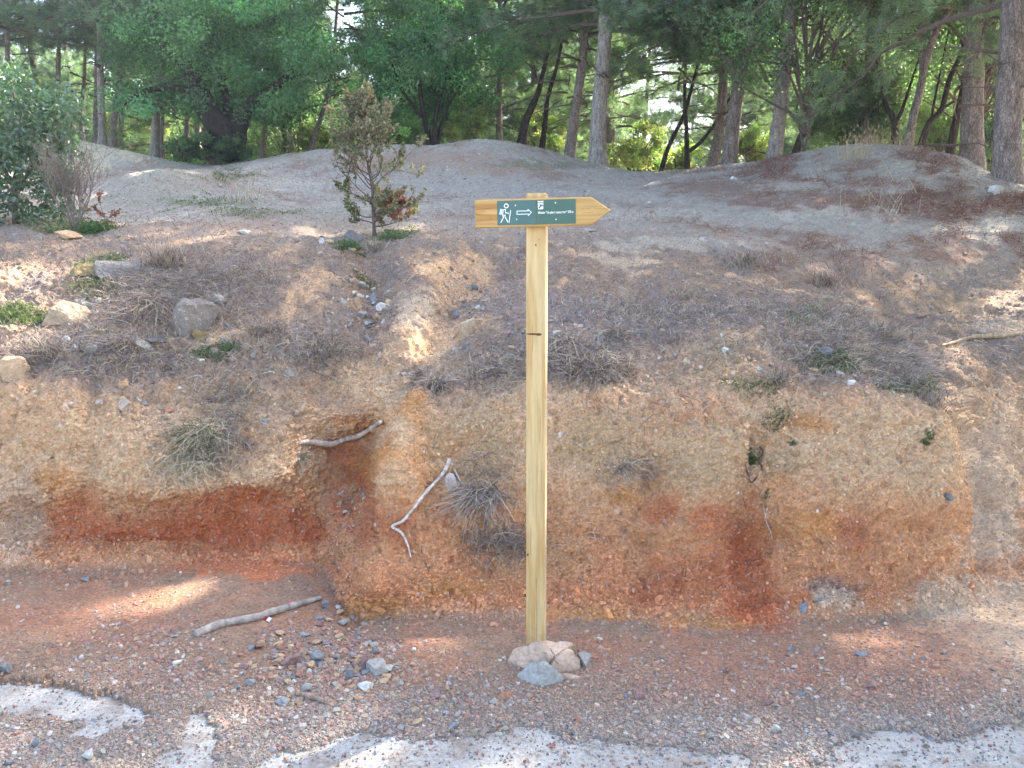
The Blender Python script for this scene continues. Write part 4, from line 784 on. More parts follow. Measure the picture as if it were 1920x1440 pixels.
# ------------------------------------------------------------------ sticks, roots and scraps
def wcol(n, base, var=.15): return np.clip(np.asarray(base)[None]*(1+rng.normal(0, var, (n, 1))), .02, .8)
def stick(name, uv, rads, colr, label, cat, lift=1.0, n=40, sides=10, rough=.25, grp=None, branches=()):
    def path(uv_, lf):
        out = []
        for i, (u, v) in enumerate(uv_):
            p, nn = hit(u, v); out.append(np.array(p)+np.array(nn)*lf)
        return out
    pts = path(uv, lift*max(rads)*.8); mb = MB(); q = catmull(pts, n); q0 = q[0].copy()
    tube(mb, q-q0, np.interp(np.linspace(0, 1, n), np.linspace(0, 1, len(rads)), rads), sides, wcol(n, colr), 0, rough, 30)
    for bu, br in branches:
        b = catmull(path(bu, br[0]), 16); tube(mb, b-q0, np.linspace(br[0], br[1], 16), 7, wcol(16, colr), 0, rough, 30)
    o = mb.build(name, [M_wood], smooth=True); o.location = q0; return tag(o, label, cat, grp)
gw = srgb(186,172,158,.8); wr = srgb(206,192,178,.65)
a0, a1 = hit(368, 1192)[0], hit(600, 1128)[0]
def free_stick(name, uvz, rads, colr, label, cat, n=40, **k):
    pts = []
    for u, v, lz in uvz:
        p, nn = hit(u, v); pts.append(np.array(p)+np.array([0, 0, lz]))
    mb = MB(); q = catmull(pts, n); q0 = q[0].copy(); tube(mb, q-q0, np.interp(np.linspace(0, 1, n), np.linspace(0, 1, len(rads)), rads), 12, wcol(n, colr), 0, .4, 22)
    o = mb.build(name, [M_wood], smooth=True); o.location = q0; return tag(o, label, cat)
free_stick('fallen_branch', [(368,1194,.012), (410,1178,.014), (445,1172,.014), (490,1160,.014), (530,1147,.013), (562,1138,.013), (600,1126,.012)], [.0165,.0175,.016,.018,.016,.014,.010], gw, 'long grey weathered branch lying on the red dirt', 'branch')
free_stick('short_stick', [(556,1305,.01), (580,1312,.011), (605,1320,.01), (626,1330,.005)], [.009,.011,.009,.004], srgb(176,150,130,.6), 'short broken stick lying in gravel below the heap', 'stick', 24)
stick('exposed_root', [(563,828), (590,830), (620,832), (650,822), (675,812), (700,797), (722,788)], [.010,.016,.019,.016,.017,.012,.009], srgb(214,196,180,.8), 'thick pale root running across the top of the red hollow', 'root', 1.6, 50, 10, .4, 'exposed roots')
stick('exposed_root', [(848,866), (838,885), (822,905), (800,925), (775,952), (762,975), (750,988), (758,1003), (765,1020), (768,1045)], [.011,.010,.008,.009,.007,.008,.006,.007,.005,.003], srgb(220,206,194,.8), 'thin crooked whitish root dangling down the ridge face', 'root', 1.3, 70, 8, .35, 'exposed roots', branches=[([(848,866), (858,885), (868,905), (880,915)], (.007,.004)), ([(762,975), (770,972)], (.004,.002))])
stick('exposed_root', [(1445,955), (1440,975), (1450,1000), (1452,1013)], [.003,.0035,.0035,.003], srgb(226,214,200,.7), 'tiny white rootlet dangling in the right bank', 'root', 1.0, 24, 6, .3, 'exposed roots', branches=[([(1440,975), (1425,940)], (.002,.001)), ([(1447,990), (1432,985)], (.002,.001))])
stick('exposed_root', [(1418,838), (1422,850), (1416,865), (1424,880), (1405,905), (1390,890), (1378,870)], [.004,.005,.004,.004,.003,.003,.002], srgb(120,96,88,.6), 'thin dark curled root in the right bank face', 'root', 1.0, 40, 6, .3, 'exposed roots')
stick('exposed_root', [(1760,652), (1790,645), (1820,634), (1860,634), (1900,630), (1960,620)], [.006,.012,.016,.018,.016,.014], srgb(206,176,140,.65), 'long root edging the path at the right', 'root', .7, 60, 8, .4, 'exposed roots')
stick('exposed_root', [(1715,600), (1740,592), (1765,588), (1785,584)], [.004,.006,.006,.003], srgb(150,124,100,.6), 'short dark root behind the right hump', 'root', .8, 24, 6, .4, 'exposed roots')
stick('exposed_root', [(905,960), (915,975), (910,990)], [.006,.007,.004], wr, 'short pale root end under the dark tuft', 'root', 1.5, 18, 8, .3, 'exposed roots')
for uv, lb in (([(1445,700), (1455,680), (1461,668)], 'grey bent twig standing on the right slope'), ([(1435,715), (1452,705), (1458,690)], 'grey twig crossing below the bent twig'), ([(1645,730), (1643,745), (1648,760)], 'short pale twig on the right hump'), ([(1530,655), (1570,680), (1610,682), (1650,668)], 'long thin arched stem across the right hump'), ([(1645,600), (1650,615), (1645,625)], 'curled pale twig at the hump shoulder'), ([(300,590), (322,608), (338,635)], 'thin grey twig beside the lichened rock'), ([(215,690), (240,680), (275,700)], 'thin stalk below the rounded grey stone'), ([(45,665), (80,690), (110,712)], 'thin pale stalk beside the tan boulder'), ([(1110,650), (1122,645), (1135,640)], 'pale twig above the shaggy tuft'), ([(1115,888), (1130,905), (1147,915)], 'thin straw stem in the bank right of the post'), ([(1380,640), (1395,638), (1412,640)], 'pale knotted twig on the right slope'), ([(648,905), (680,860), (715,815)], 'thin reddish stalk across the red hollow'), ([(990,965), (960,945), (930,930)], 'straw stem left of the post')):
    stick('twig', uv, [.0022,.0028,.0016], srgb(186,168,158,.65), lb, 'twig', 3.0, 20, 5, .3, 'loose twigs on the bank')
# white crumpled scrap caught in the root
p, nn = hit(850, 905); mb = MB()
th = np.linspace(0, 2*np.pi, 20, endpoint=False); prof = np.array([(0, .052), (.02, .045), (.03, .028), (.036, .0), (.05, -.012), (.044, -.03), (.022, -.04), (0, -.048), (-.018, -.036), (-.026, -.012), (-.026, .018), (-.016, .042)])
n_ = len(prof); rings = [np.stack([prof[:, 0]*s, np.full(n_, yy)+.004*np.sin(prof[:, 1]*150+ph), prof[:, 1]*s], -1) for s, yy, ph in ((1, 0, 0), (.97, -.008, .6), (.6, -.016, 1.4), (.25, -.013, 2))]
V = np.vstack(rings+[[[0, -.016, 0]]]); q = [[r_*n_+i, (r_+1)*n_+i, (r_+1)*n_+(i+1) % n_, r_*n_+(i+1) % n_] for r_ in range(3) for i in range(n_)]
mb.add(V, q); b = mb.n; mb.f3.append(np.array([[3*n_+(i+1) % n_, 3*n_+i, 4*n_] for i in range(n_)])); mb.m3.append(np.zeros(n_, int))
o = mb.build('bark_scrap', [plain_mat('bleached_bark', srgb(224,208,200,.7), .8, .8, 1.15, 60, .2, .004)]); o.location = p+Vector((0, -.01, 0)); tag(o, 'whitish flat scrap of bleached bark caught beside the crooked root', 'scrap')
def litter_bit(u, v, w, h, tilt, c1, c2, label):
    p, nn = hit(u, v); s = (p.y*CP-(p.z-CAM_H)*SP)/F; t = thing('litter_scrap', p+Vector((0, 0, .006)), label, 'litter')
    mb = MB(); box(mb, -w*s/2, 0, -h*s/2, h*s/2, 0, .004, 0, .001); a = mb.build('coloured_end', [plain_mat('scrap_red', c1, .4)], t); mb = MB(); box(mb, 0.0005, w*s/2, -h*s/2, h*s/2, 0, .004, 0, .001); b = mb.build('plain_end', [plain_mat('scrap_white', c2, .4)], t)
    t.rotation_euler = (math.radians(35), 0, math.radians(tilt))
litter_bit(502, 1166, 18, 8, -38, (.45, .01, .06), (.75, .75, .75), 'small red and white litter scrap under the fallen branch')
litter_bit(545, 1134, 12, 6, 20, (.6, .08, .1), (.6, .12, .14), 'tiny pink scrap behind the fallen branch')
# ------------------------------------------------------------------ trees
LEAF_OAK = np.array([.12, .185, .105]); LEAF_PINE = np.array([.14, .20, .13]); LEAF_LIME = np.array([.21, .26, .11])
def branch(mb, tips, p, d, L, r, depth, up=.15, spread=.7, kids=4, wander=.18, mat=0, col=None, minr=.0012, sides=6):
    n = 6; pts = [p]; dd = d
    for i in range(n):
        dd = unit(dd+rng.normal(0, wander, 3)+np.array([0, 0, up*.3])); pts.append(pts[-1]+dd*L/n)
    pts = np.array(pts); tube(mb, pts, np.linspace(r, max(r*.45, minr), n+1), sides if depth > 0 else 4, col, mat, .15, 12, cap=False)
    if depth <= 0:
        for i in range(2, n+1): tips.append((pts[i], unit(pts[i]-pts[i-1])))
        return
    for k in range(kids):
        t = rng.uniform(.3, 1.0); i = min(int(t*n), n-1); q = pts[i]*(1-(t*n-i))+pts[i+1]*(t*n-i); t0 = unit(pts[i+1]-pts[i])
        s = unit(np.cross(t0, rng.normal(size=3))); nd = unit(t0*(1-spread*.5)+s*spread+np.array([0, 0, up]))
        branch(mb, tips, q, nd, L*rng.uniform(.45, .7), r*.5, depth-1, up, spread, kids, wander, mat, col, minr, sides)
    branch(mb, tips, pts[-1], unit(pts[-1]-pts[-2]), L*.55, r*.45, depth-1, up, spread, kids, wander, mat, col, minr, sides)

def pine_crown(seed, z0, H, R, nb=52, subs=13, tufts=7, needles=22, droop=.25, colb=LEAF_PINE, dead=5):
    global rng
    keep = rng; rng = np.random.default_rng(seed); mb = MB(); tp, td = [], []
    for b in range(nb+dead):
        isd = b >= nb
        f = (b+rng.uniform(0, 1))/nb if not isd else 0
        z = z0+(H-z0)*f*.96 if not isd else z0-rng.uniform(.2, 1.8)
        L = R*(1-.72*f**1.6)*rng.uniform(.55, 1.1)*(.55+.45*min(1, f*4+.35)) if not isd else rng.uniform(.4, 1.5)
        az = b*2.399+rng.normal(0, .4); up = .12+.75*f+rng.normal(0, .12); d = unit(np.array([math.cos(az), math.sin(az), up]))
        n = 9; t = np.linspace(0, 1, n)[:, None]; side = np.array([-d[1], d[0], 0])
        pts = np.array([0, 0, z])+d*L*t+side*(rng.normal(0, .18)*L*t**2)+np.array([0, 0, -droop*L])*t**2.2+np.cumsum(rng.normal(0, .02*L, (n, 3)), 0)*t
        tube(mb, pts, np.linspace(.012+.020*L/2, .006, n), 6, None, 0, .2, 8, cap=False)
        if isd:
            for k in range(4):
                i = rng.integers(3, n); tube(mb, np.array([pts[i-1], pts[i-1]+rdir(1)[0]*rng.uniform(.15, .5)]), [.007, .002], 4, None, 0, 0, 1, cap=False)
            continue
        for k in range(subs):
            u = rng.uniform(.28, 1.0); x = u*(n-1); i = min(int(x), n-2); q = pts[i]+(pts[i+1]-pts[i])*(x-i); t0 = unit(pts[i+1]-pts[i])
            sd = unit(t0*.9+unit(np.cross(t0, np.array([0, 0, 1])))*rng.choice([-1, 1])*rng.uniform(.3, 1.1)+np.array([0, 0, rng.uniform(-.25, .5)]))
            sl = L*.34*rng.uniform(.5, 1.2)*(1.15-.5*u); e = q+sd*sl+np.array([0, 0, -.06*sl])
            tube(mb, np.array([q, (q+e)/2+rng.normal(0, .02, 3), e]), [.006, .004, .002], 4, None, 0, 0, 1, cap=False)
            for m in range(tufts):
                w = .2+.8*(m+rng.random())/tufts; c = q+(e-q)*w+rng.normal(0, .07, 3); tp.append(c); td.append(unit(sd+rng.normal(0, .5, 3)))
    tp = np.array(tp); td = np.array(td); k = len(tp)
    tc = np.clip(colb[None]*(1+rng.normal(0, .26, (k, 1)))*(1+rng.normal(0, .07, (k, 3))), .01, .6)
    base = np.repeat(tp, needles, 0)+rng.normal(0, .02, (k*needles, 3)); dr = unit(np.repeat(td, needles, 0)*1.1+rdir(k*needles)*.95)
    base = base+np.repeat(td, needles, 0)*rng.uniform(-.05, .06, (k*needles, 1))
    leaves(mb, base, dr, rdir(k*needles), rng.uniform(.08, .15, k*needles), rng.uniform(.007, .012, k*needles), np.repeat(tc, needles, 0)*(1+rng.normal(0, .12, (k*needles, 1))), 1, shape='needle')
    me = mb.mesh('pine_crown', [M_twig, M_needle]); rng = keep; return me
def clump_leaves(mb, C0, R0, nper, L, colb, mat=1, var=.28, fold=.15, shape='diamond', up=.3, flat=.75):
    C0 = np.asarray(C0); k = len(C0); n = k*nper
    dirs = rdir(n)*(rng.random((n, 1))**.45); off = dirs*np.repeat(np.broadcast_to(R0, (k,)), nper)[:, None]*np.array([1, 1, flat])
    c = np.repeat(C0, nper, 0)+off
    cc = np.clip(np.asarray(colb)[None]*(1+rng.normal(0, var, (k, 1)))*(1+rng.normal(0, .07, (k, 3))), .01, .6)
    leaves(mb, c, unit(rdir(n)+unit(off)*.6), unit(rdir(n)*.8+np.array([0, 0, up*2])), rng.uniform(.7, 1.3, n)*L, rng.uniform(.5, .75, n)*L, np.clip(np.repeat(cc, nper, 0)*(1+rng.normal(0, .15, (n, 1))), .008, .7), mat, fold, shape)
def ell_points(n, c, r, gap=.25, seed=0):
    out = []
    while len(out) < n:
        q = rdir(200)*(rng.random((200, 1))**.4)
        p = q*np.array(r)+np.array(c); keep_ = fbm(p+seed, .8, 2) > -gap; out += list(p[keep_])
    return np.array(out[:n])
def broad_crown(seed, c, r, n=150, nper=130, L=.065, colb=LEAF_OAK, cr_=.42, root=(0, 0, 0), gap=.15):
    global rng
    keep = rng; rng = np.random.default_rng(seed); mb = MB(); pc = ell_points(n, c, r, gap, seed)
    for q in pc[:26]:
        a = np.array(root)+np.array([0, 0, (q[2]-root[2])*rng.uniform(.1, .5)]); m = (a+q)/2+rng.normal(0, .2, 3)*np.array([1, 1, .4])+np.array([0, 0, .15])
        tube(mb, catmull([a, m, q], 10), np.linspace(.026, .006, 10), 6, None, 0, .2, 6, cap=False)
    clump_leaves(mb, pc, rng.uniform(.6, 1.2, n)*cr_, nper, L, colb)
    me = mb.mesh('broad_crown', [M_twig, M_leaf]); rng = keep; return me
PC = [pine_crown(101, 2.6, 7.5, 3.0, 50), pine_crown(102, 3.2, 8.3, 3.1, 50), pine_crown(103, 2.2, 6.6, 2.6, 46), pine_crown(104, 3.8, 9.2, 3.4, 50)]
BC = [broad_crown(201, (0, 0, 2.6), (1.9, 1.9, 2.0)), broad_crown(202, (0, 0, 3.2), (2.3, 2.1, 2.4), 180), broad_crown(203, (.2, 0, 1.5), (1.7, 1.5, 1.3), 130, 120, .06, LEAF_LIME), broad_crown(204, (0, 0, 2.9), (2.2, 2.2, 2.2), 160, 130, .07, LEAF_LIME*np.array([.8, 1, 1]))]
CZ0 = {m.name: z for m, z in zip(PC, (2.6, 3.2, 2.2, 3.8))}
def trunk_from(path, w0, w1, Y, label, crown=None, name='pine_tree', cat='pine tree', group='pines around the mounds', bark=M_pine, top=9.5, sink=.25, forks=(), cz=None, cs=1.0, crot=0):
    """path: picture positions up the trunk at distance Y; widths in px"""
    pts = [P(u, v, Y=Y) for u, v in path]; pts[0].z -= sink
    d = (pts[-1]-pts[-2]).normalized(); d = (d+Vector((0, 0, .6))).normalized()
    base_ = Vector(pts[0]); k = 1/F*(Y*CP+.3)
    t = thing(name, base_, label, cat, group)
    rr = [w0*k/2*1.25]+list(np.linspace(w0*k/2, w1*k/2, len(pts)-1))
    while pts[-1].z < base_.z+top: pts.append(pts[-1]+d*1.2+Vector((random.uniform(-.06, .06), random.uniform(-.06, .06), 0))); rr.append(max(rr[-1]*.86, .02))
    n = max(30, int(len(pts)*7)); q = catmull([tuple(p-base_) for p in pts], n); r_ = np.interp(np.linspace(0, len(pts)-1, n), np.arange(len(pts)), rr)
    r_ = r_*(1+.35*np.exp(-np.linspace(0, len(pts)-1, n)*2.2))
    mb = MB(); tube(mb, q, r_, 20, None, 0, .16, 5)
    for fp, f0, f1 in forks:
        fpts = [P(u, v, Y=Y+dy) for u, v, dy in fp]; e = (fpts[-1]-fpts[-2]).normalized(); fpts += [fpts[-1]+e*1.0, fpts[-1]+e*2.0]
        qf = catmull([tuple(p-base_) for p in fpts], 40); tube(mb, qf, np.linspace(f0*k/2, f1*k/2*.6, 40), 12, None, 0, .18, 5, cap=False)
    mb.build('trunk', [bark], t, smooth=True)
    if crown is not None:
        o = link('crown', crown, t); zc = 5.0; i = int(np.argmin(np.abs(q[:, 2]-zc))); o.location = (q[i][0], q[i][1], (1.9-CZ0[crown.name] if crown.name in CZ0 else -.4)+(cz or 0)*.35); o.rotation_euler = (0, 0, crot or random.uniform(0, 6.28)); o.scale = (cs,)*3
    return t
# pines one can tell apart, right to left
trunk_from([(1893,352), (1890,240), (1896,120), (1904,0)], 42, 44, 10.0, 'thick pine trunk at the right edge beside the pale boulder', PC[3], cz=.9)
trunk_from([(1824,310), (1824,200), (1826,100), (1826,0)], 33, 30, 12.6, 'straight thick pine on the right shoulder of the right mound', PC[1], cz=.8)
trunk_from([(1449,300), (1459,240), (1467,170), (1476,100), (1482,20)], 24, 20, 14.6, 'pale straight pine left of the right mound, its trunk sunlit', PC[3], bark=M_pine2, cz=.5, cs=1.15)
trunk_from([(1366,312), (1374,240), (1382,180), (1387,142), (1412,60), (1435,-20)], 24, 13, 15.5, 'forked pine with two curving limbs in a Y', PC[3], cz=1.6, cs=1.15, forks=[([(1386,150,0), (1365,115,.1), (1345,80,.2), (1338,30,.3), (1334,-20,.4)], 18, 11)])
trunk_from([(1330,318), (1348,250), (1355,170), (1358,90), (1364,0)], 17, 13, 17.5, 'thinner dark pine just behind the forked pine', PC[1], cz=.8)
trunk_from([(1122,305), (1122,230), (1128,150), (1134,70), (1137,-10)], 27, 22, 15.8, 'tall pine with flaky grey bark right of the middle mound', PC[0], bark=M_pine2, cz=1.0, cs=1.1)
trunk_from([(1066,292), (1076,230), (1086,160), (1094,90), (1098,20)], 17, 13, 17.5, 'leaning pine directly left of the tall flaky pine', PC[2], cz=1.2)
trunk_from([(936,262), (936,200), (937,130), (938,40)], 9.5, 8, 20, 'slim pine rising behind the middle mound\'s top', PC[2], cz=1.2)
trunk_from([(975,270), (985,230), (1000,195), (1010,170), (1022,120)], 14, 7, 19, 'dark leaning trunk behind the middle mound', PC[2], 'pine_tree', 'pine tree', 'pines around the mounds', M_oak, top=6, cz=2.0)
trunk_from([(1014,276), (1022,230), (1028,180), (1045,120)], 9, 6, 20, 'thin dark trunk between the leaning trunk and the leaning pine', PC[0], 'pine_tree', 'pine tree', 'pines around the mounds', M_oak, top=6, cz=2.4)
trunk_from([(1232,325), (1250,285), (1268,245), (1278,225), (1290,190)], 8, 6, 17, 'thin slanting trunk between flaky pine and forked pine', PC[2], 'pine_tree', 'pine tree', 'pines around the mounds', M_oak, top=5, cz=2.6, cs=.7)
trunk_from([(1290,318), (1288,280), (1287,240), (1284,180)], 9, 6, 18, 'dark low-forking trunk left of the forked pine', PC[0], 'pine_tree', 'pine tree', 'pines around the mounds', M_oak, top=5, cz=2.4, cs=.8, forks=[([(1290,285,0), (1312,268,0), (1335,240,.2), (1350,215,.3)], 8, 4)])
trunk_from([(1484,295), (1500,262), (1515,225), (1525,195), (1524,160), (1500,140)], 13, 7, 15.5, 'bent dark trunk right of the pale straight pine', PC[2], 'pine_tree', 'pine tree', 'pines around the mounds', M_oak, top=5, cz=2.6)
trunk_from([(1700,268), (1712,220), (1725,170), (1735,120), (1755,60), (1790,0)], 14, 10, 13.5, 'slender leaning tree on the right mound forking near the top', PC[2], bark=M_pine, cz=2.2, forks=[([(1730,140,0), (1728,80,.1), (1727,20,.2), (1724,-20,.2)], 11, 8)])
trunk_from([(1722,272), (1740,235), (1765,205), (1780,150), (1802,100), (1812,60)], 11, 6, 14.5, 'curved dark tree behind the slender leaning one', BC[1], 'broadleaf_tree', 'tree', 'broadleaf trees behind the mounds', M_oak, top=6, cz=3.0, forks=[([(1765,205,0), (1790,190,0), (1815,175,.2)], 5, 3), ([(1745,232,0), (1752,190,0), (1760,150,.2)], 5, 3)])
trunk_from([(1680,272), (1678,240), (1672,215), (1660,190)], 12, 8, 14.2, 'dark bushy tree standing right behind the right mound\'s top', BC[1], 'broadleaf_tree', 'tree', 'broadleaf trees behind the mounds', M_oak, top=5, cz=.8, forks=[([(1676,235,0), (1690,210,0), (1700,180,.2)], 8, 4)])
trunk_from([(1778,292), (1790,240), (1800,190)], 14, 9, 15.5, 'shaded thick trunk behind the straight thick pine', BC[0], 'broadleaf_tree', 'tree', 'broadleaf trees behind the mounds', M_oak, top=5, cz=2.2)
trunk_from([(192,262), (190,200), (188,120), (187,60), (182,0)], 12, 8, 19.5, 'straight pine at the left mound\'s top with lit bark', PC[0], bark=M_pine2, cz=1.8)
trunk_from([(178,258), (180,200), (181,150), (180,60)], 8, 6, 21, 'narrow dark pine just left of the straight lit one', PC[2], cz=1.8)
trunk_from([(211,266), (216,210), (224,150), (228,60)], 12, 9, 20.5, 'pinkish pine right of the straight lit one', PC[1], cz=1.6)
trunk_from([(224,268), (228,215), (231,150), (236,40)], 8, 6, 22, 'slim pine pressed against the pinkish one', PC[2], cz=2.2)
trunk_from([(289,290), (292,230), (296,160), (299,90), (301,20)], 13, 9, 18.5, 'grey pine with bright trunk at the right of the left mound', PC[0], bark=M_pine2, cz=2.0)
trunk_from([(302,285), (304,230), (307,170), (310,60)], 7, 6, 20.5, 'thin pine hidden half behind the bright grey one', PC[1], cz=2.2)
trunk_from([(346,290), (350,240), (354,190), (357,100)], 8, 6, 21, 'thin pinkish pine left of the big oak', PC[2], cz=2.4)
trunk_from([(368,270), (371,235), (373,190), (375,100)], 11, 8, 22, 'bluish pale trunk seen beside the big oak\'s left limb', PC[1], bark=M_pine2, cz=2.4)
trunk_from([(489,300), (493,270), (498,235), (503,160)], 11, 8, 20, 'pale trunk right of the big oak', PC[2], bark=M_pine2, cz=2.2)
trunk_from([(577,284), (592,250), (603,215), (617,165), (625,100)], 9, 6, 19, 'thin leaning trunk right of the big oak', PC[2], cz=2.6)
trunk_from([(155,262), (152,210), (157,160), (160,80)], 7, 5, 22, 'thin pine above the left bush', PC[0], cz=1.6)
trunk_from([(106,240), (108,165), (110,100), (112,20)], 8, 6, 21, 'dark pine trunk at the upper left, second from the edge', PC[1], cz=1.4)
trunk_from([(12,240), (13,165), (14,100), (10,20)], 8, 7, 20, 'pine trunk at the far upper left above the bush', PC[3], cz=1.2)

# the big oak: trunk splitting low into heavy limbs
Yo = 17.0
def limb(mb, path, w0, w1, b0, Y=Yo, n=46, sides=14):
    k = (Y*CP+.3)/F; q = catmull([tuple(P(u, v, Y=Y+dy)-b0) for u, v, dy in path], n); tube(mb, q, np.linspace(w0*k/2, w1*k/2, n), sides, None, 0, .3, 3.5, cap=False); return q
b0 = P(430, 300, Y=Yo); b0.z -= .3
t = thing('oak_tree', b0, 'big old oak with low forked trunk and spreading limbs behind the left saddle', 'oak tree')
mb = MB()
limb(mb, [(430,310,0), (430,285,0), (425,258,0), (410,238,0), (396,216,0), (380,190,0), (368,160,.1), (362,145,.1), (345,118,.2), (318,96,.3), (300,78,.4), (270,55,.5), (240,30,.6)], 56, 7, b0, n=70)
limb(mb, [(438,305,.1), (440,270,.1), (446,240,.1), (456,215,.1), (470,195,.1), (498,175,0), (530,150,-.1), (560,120,-.2)], 46, 8, b0, n=60)
limb(mb, [(372,180,.1), (352,172,.1), (330,164,0), (300,165,0), (270,172,-.1), (246,184,-.2), (232,196,-.2)], 15, 5, b0)
limb(mb, [(440,250,0), (430,215,.3), (420,170,.5), (412,120,.6), (410,60,.8), (400,0,.8)], 22, 8, b0)
limb(mb, [(368,160,.1), (380,125,.1), (392,95,.2), (400,60,.3)], 12, 6, b0)
limb(mb, [(500,172,0), (515,205,-.3), (520,225,-.5)], 6, 3, b0, n=16); limb(mb, [(530,150,-.1), (570,140,-.1), (605,125,0)], 7, 3, b0, n=20)
mb.build('trunk', [M_oak], t, smooth=True)
cl = []
for u, v, ru, rv, n_, in ((420,60,200,80,120,), (300,100,90,70,50,), (520,100,110,80,70,), (470,170,90,40,40,), (390,185,60,30,16,), (540,205,40,30,18,), (250,190,40,16,10,), (430,215,50,14,10,), (420,-90,220,110,110,), (330,190,40,16,8,), (600,120,40,50,14,)):
    for _ in range(n_):
        a = rng.uniform(0, 6.283); r_ = math.sqrt(rng.random()); cl.append(tuple(P(u+ru*r_*math.cos(a), v+rv*r_*math.sin(a), Y=Yo+(rng.uniform(.4, 3.2) if rng.random() < .8 and 290 < u < 560 and v > 70 else rng.uniform(-1.4, 2.4)))-b0))
mb = MB(); clump_leaves(mb, cl, rng.uniform(.25, .48, len(cl)), 150, .075, LEAF_OAK*np.array([.85, 1.1, 1.0]), 0)
mb.build('crown', [M_leaf], t)
# second broadleaf tree at the centre left
Y2 = 18.0; b0 = P(812, 268, Y=Y2); b0.z -= .3
t = thing('broadleaf_tree', b0, 'dark green leafy tree with clustered stems behind the middle mound', 'tree')
mb = MB()
for pth, w0, w1 in (([(806,275,0), (800,240,0), (792,200,0), (788,160,0), (790,100,0)], 13, 5), ([(814,275,0), (815,245,0), (818,215,.1), (826,180,.2), (840,120,.3)], 12, 4), ([(820,275,.1), (826,240,.1), (840,200,.1), (865,160,.1)], 10, 3), ([(800,240,0), (780,205,-.1), (755,170,-.2), (735,120,-.2)], 8, 3)): limb(mb, pth, w0, w1, b0, Y2, 30, 10)
mb.build('trunk', [M_oak], t, smooth=True)
cl = []
for u, v, ru, rv, n_ in ((760,90,120,80,80), (860,90,100,80,60), (740,190,100,45,44), (860,190,60,45,34), (790,230,50,20,10), (780,-60,150,80,60)):
    for _ in range(n_):
        a = rng.uniform(0, 6.283); r_ = math.sqrt(rng.random()); cl.append(tuple(P(u+ru*r_*math.cos(a), v+rv*r_*math.sin(a), Y=Y2+(rng.uniform(.3, 2.6) if v > 150 else rng.uniform(-1., 2.4)))-b0))
mb = MB(); clump_leaves(mb, cl, rng.uniform(.25, .46, len(cl)), 140, .075, LEAF_OAK*np.array([.8, 1.05, .95]), 0); mb.build('crown', [M_leaf], t)
# low bushes between the trunks
def bush(u, v, Y, w, h, label, colb=LEAF_OAK, n=40, nper=130, L=.06, name='bush', group='bushes among the trunks'):
    k = (Y*CP)/F; b0 = P(u, v, Y=Y); t = thing(name, b0, label, 'bush', group); mb = MB()
    for i in range(9):
        a = rng.uniform(0, 6.28); e = np.array([math.cos(a)*w*k*.35, math.sin(a)*w*k*.3, h*k*rng.uniform(.4, .9)]); tube(mb, catmull([(0, 0, -.1), e*.5+rng.normal(0, .05, 3), e], 8), np.linspace(.02, .005, 8), 5, None, 0, .2, 8, cap=False)
    mb.build('stem', [M_twig], t)
    pc = ell_points(n, (0, 0, h*k*.5), (w*k*.5, w*k*.45, h*k*.5), .3, u)
    mb = MB(); clump_leaves(mb, pc, rng.uniform(.5, 1., n)*min(w, h)*k*.22, nper, L, colb, 0); mb.build('foliage', [M_leaf], t); return t
bush(405,305,16.4,130,52,'dark rounded bush under the big oak', LEAF_OAK*.75, 46)
bush(345,300,18.5,60,40,'low bush left of the dark one under the oak', LEAF_OAK, 24)
bush(730,275,17.5,120,60,'green bush left of the centre-left leafy tree', LEAF_OAK*np.array([1.1,1.2,.8]), 40)
bush(880,268,18.5,110,60,'pale green bush right of the centre-left leafy tree', LEAF_LIME, 36)
bush(1190,325,19,120,90,'lime green bush right of the tall flaky pine', LEAF_LIME, 44)
bush(1270,330,20,90,60,'pale bush behind the thin slanting trunk', LEAF_LIME*1.1, 30)
bush(1410,315,19,100,70,'light green bush between the forked and the pale pine', LEAF_LIME, 36)
bush(1590,285,16,180,150,'dense dark green thicket behind the left flank of the right mound', LEAF_OAK*.9, 110)
bush(1640,270,15.5,110,130,'tall thicket directly behind the tall straw grass', LEAF_OAK*.85, 70)
bush(1760,295,19,90,110,'yellowish bush behind the curved dark tree', LEAF_LIME, 40)
bush(1860,330,19,70,200,'green undergrowth between the two thick right pines', LEAF_OAK*1.1, 60)
bush(600,285,20,90,50,'light undergrowth between big oak and young oak', LEAF_LIME, 30)
bush(1010,285,22,130,70,'pale green undergrowth behind the middle mound', LEAF_LIME, 40)
bush(250,275,24,150,60,'hazy green undergrowth behind the left mound', LEAF_LIME*.9, 40)

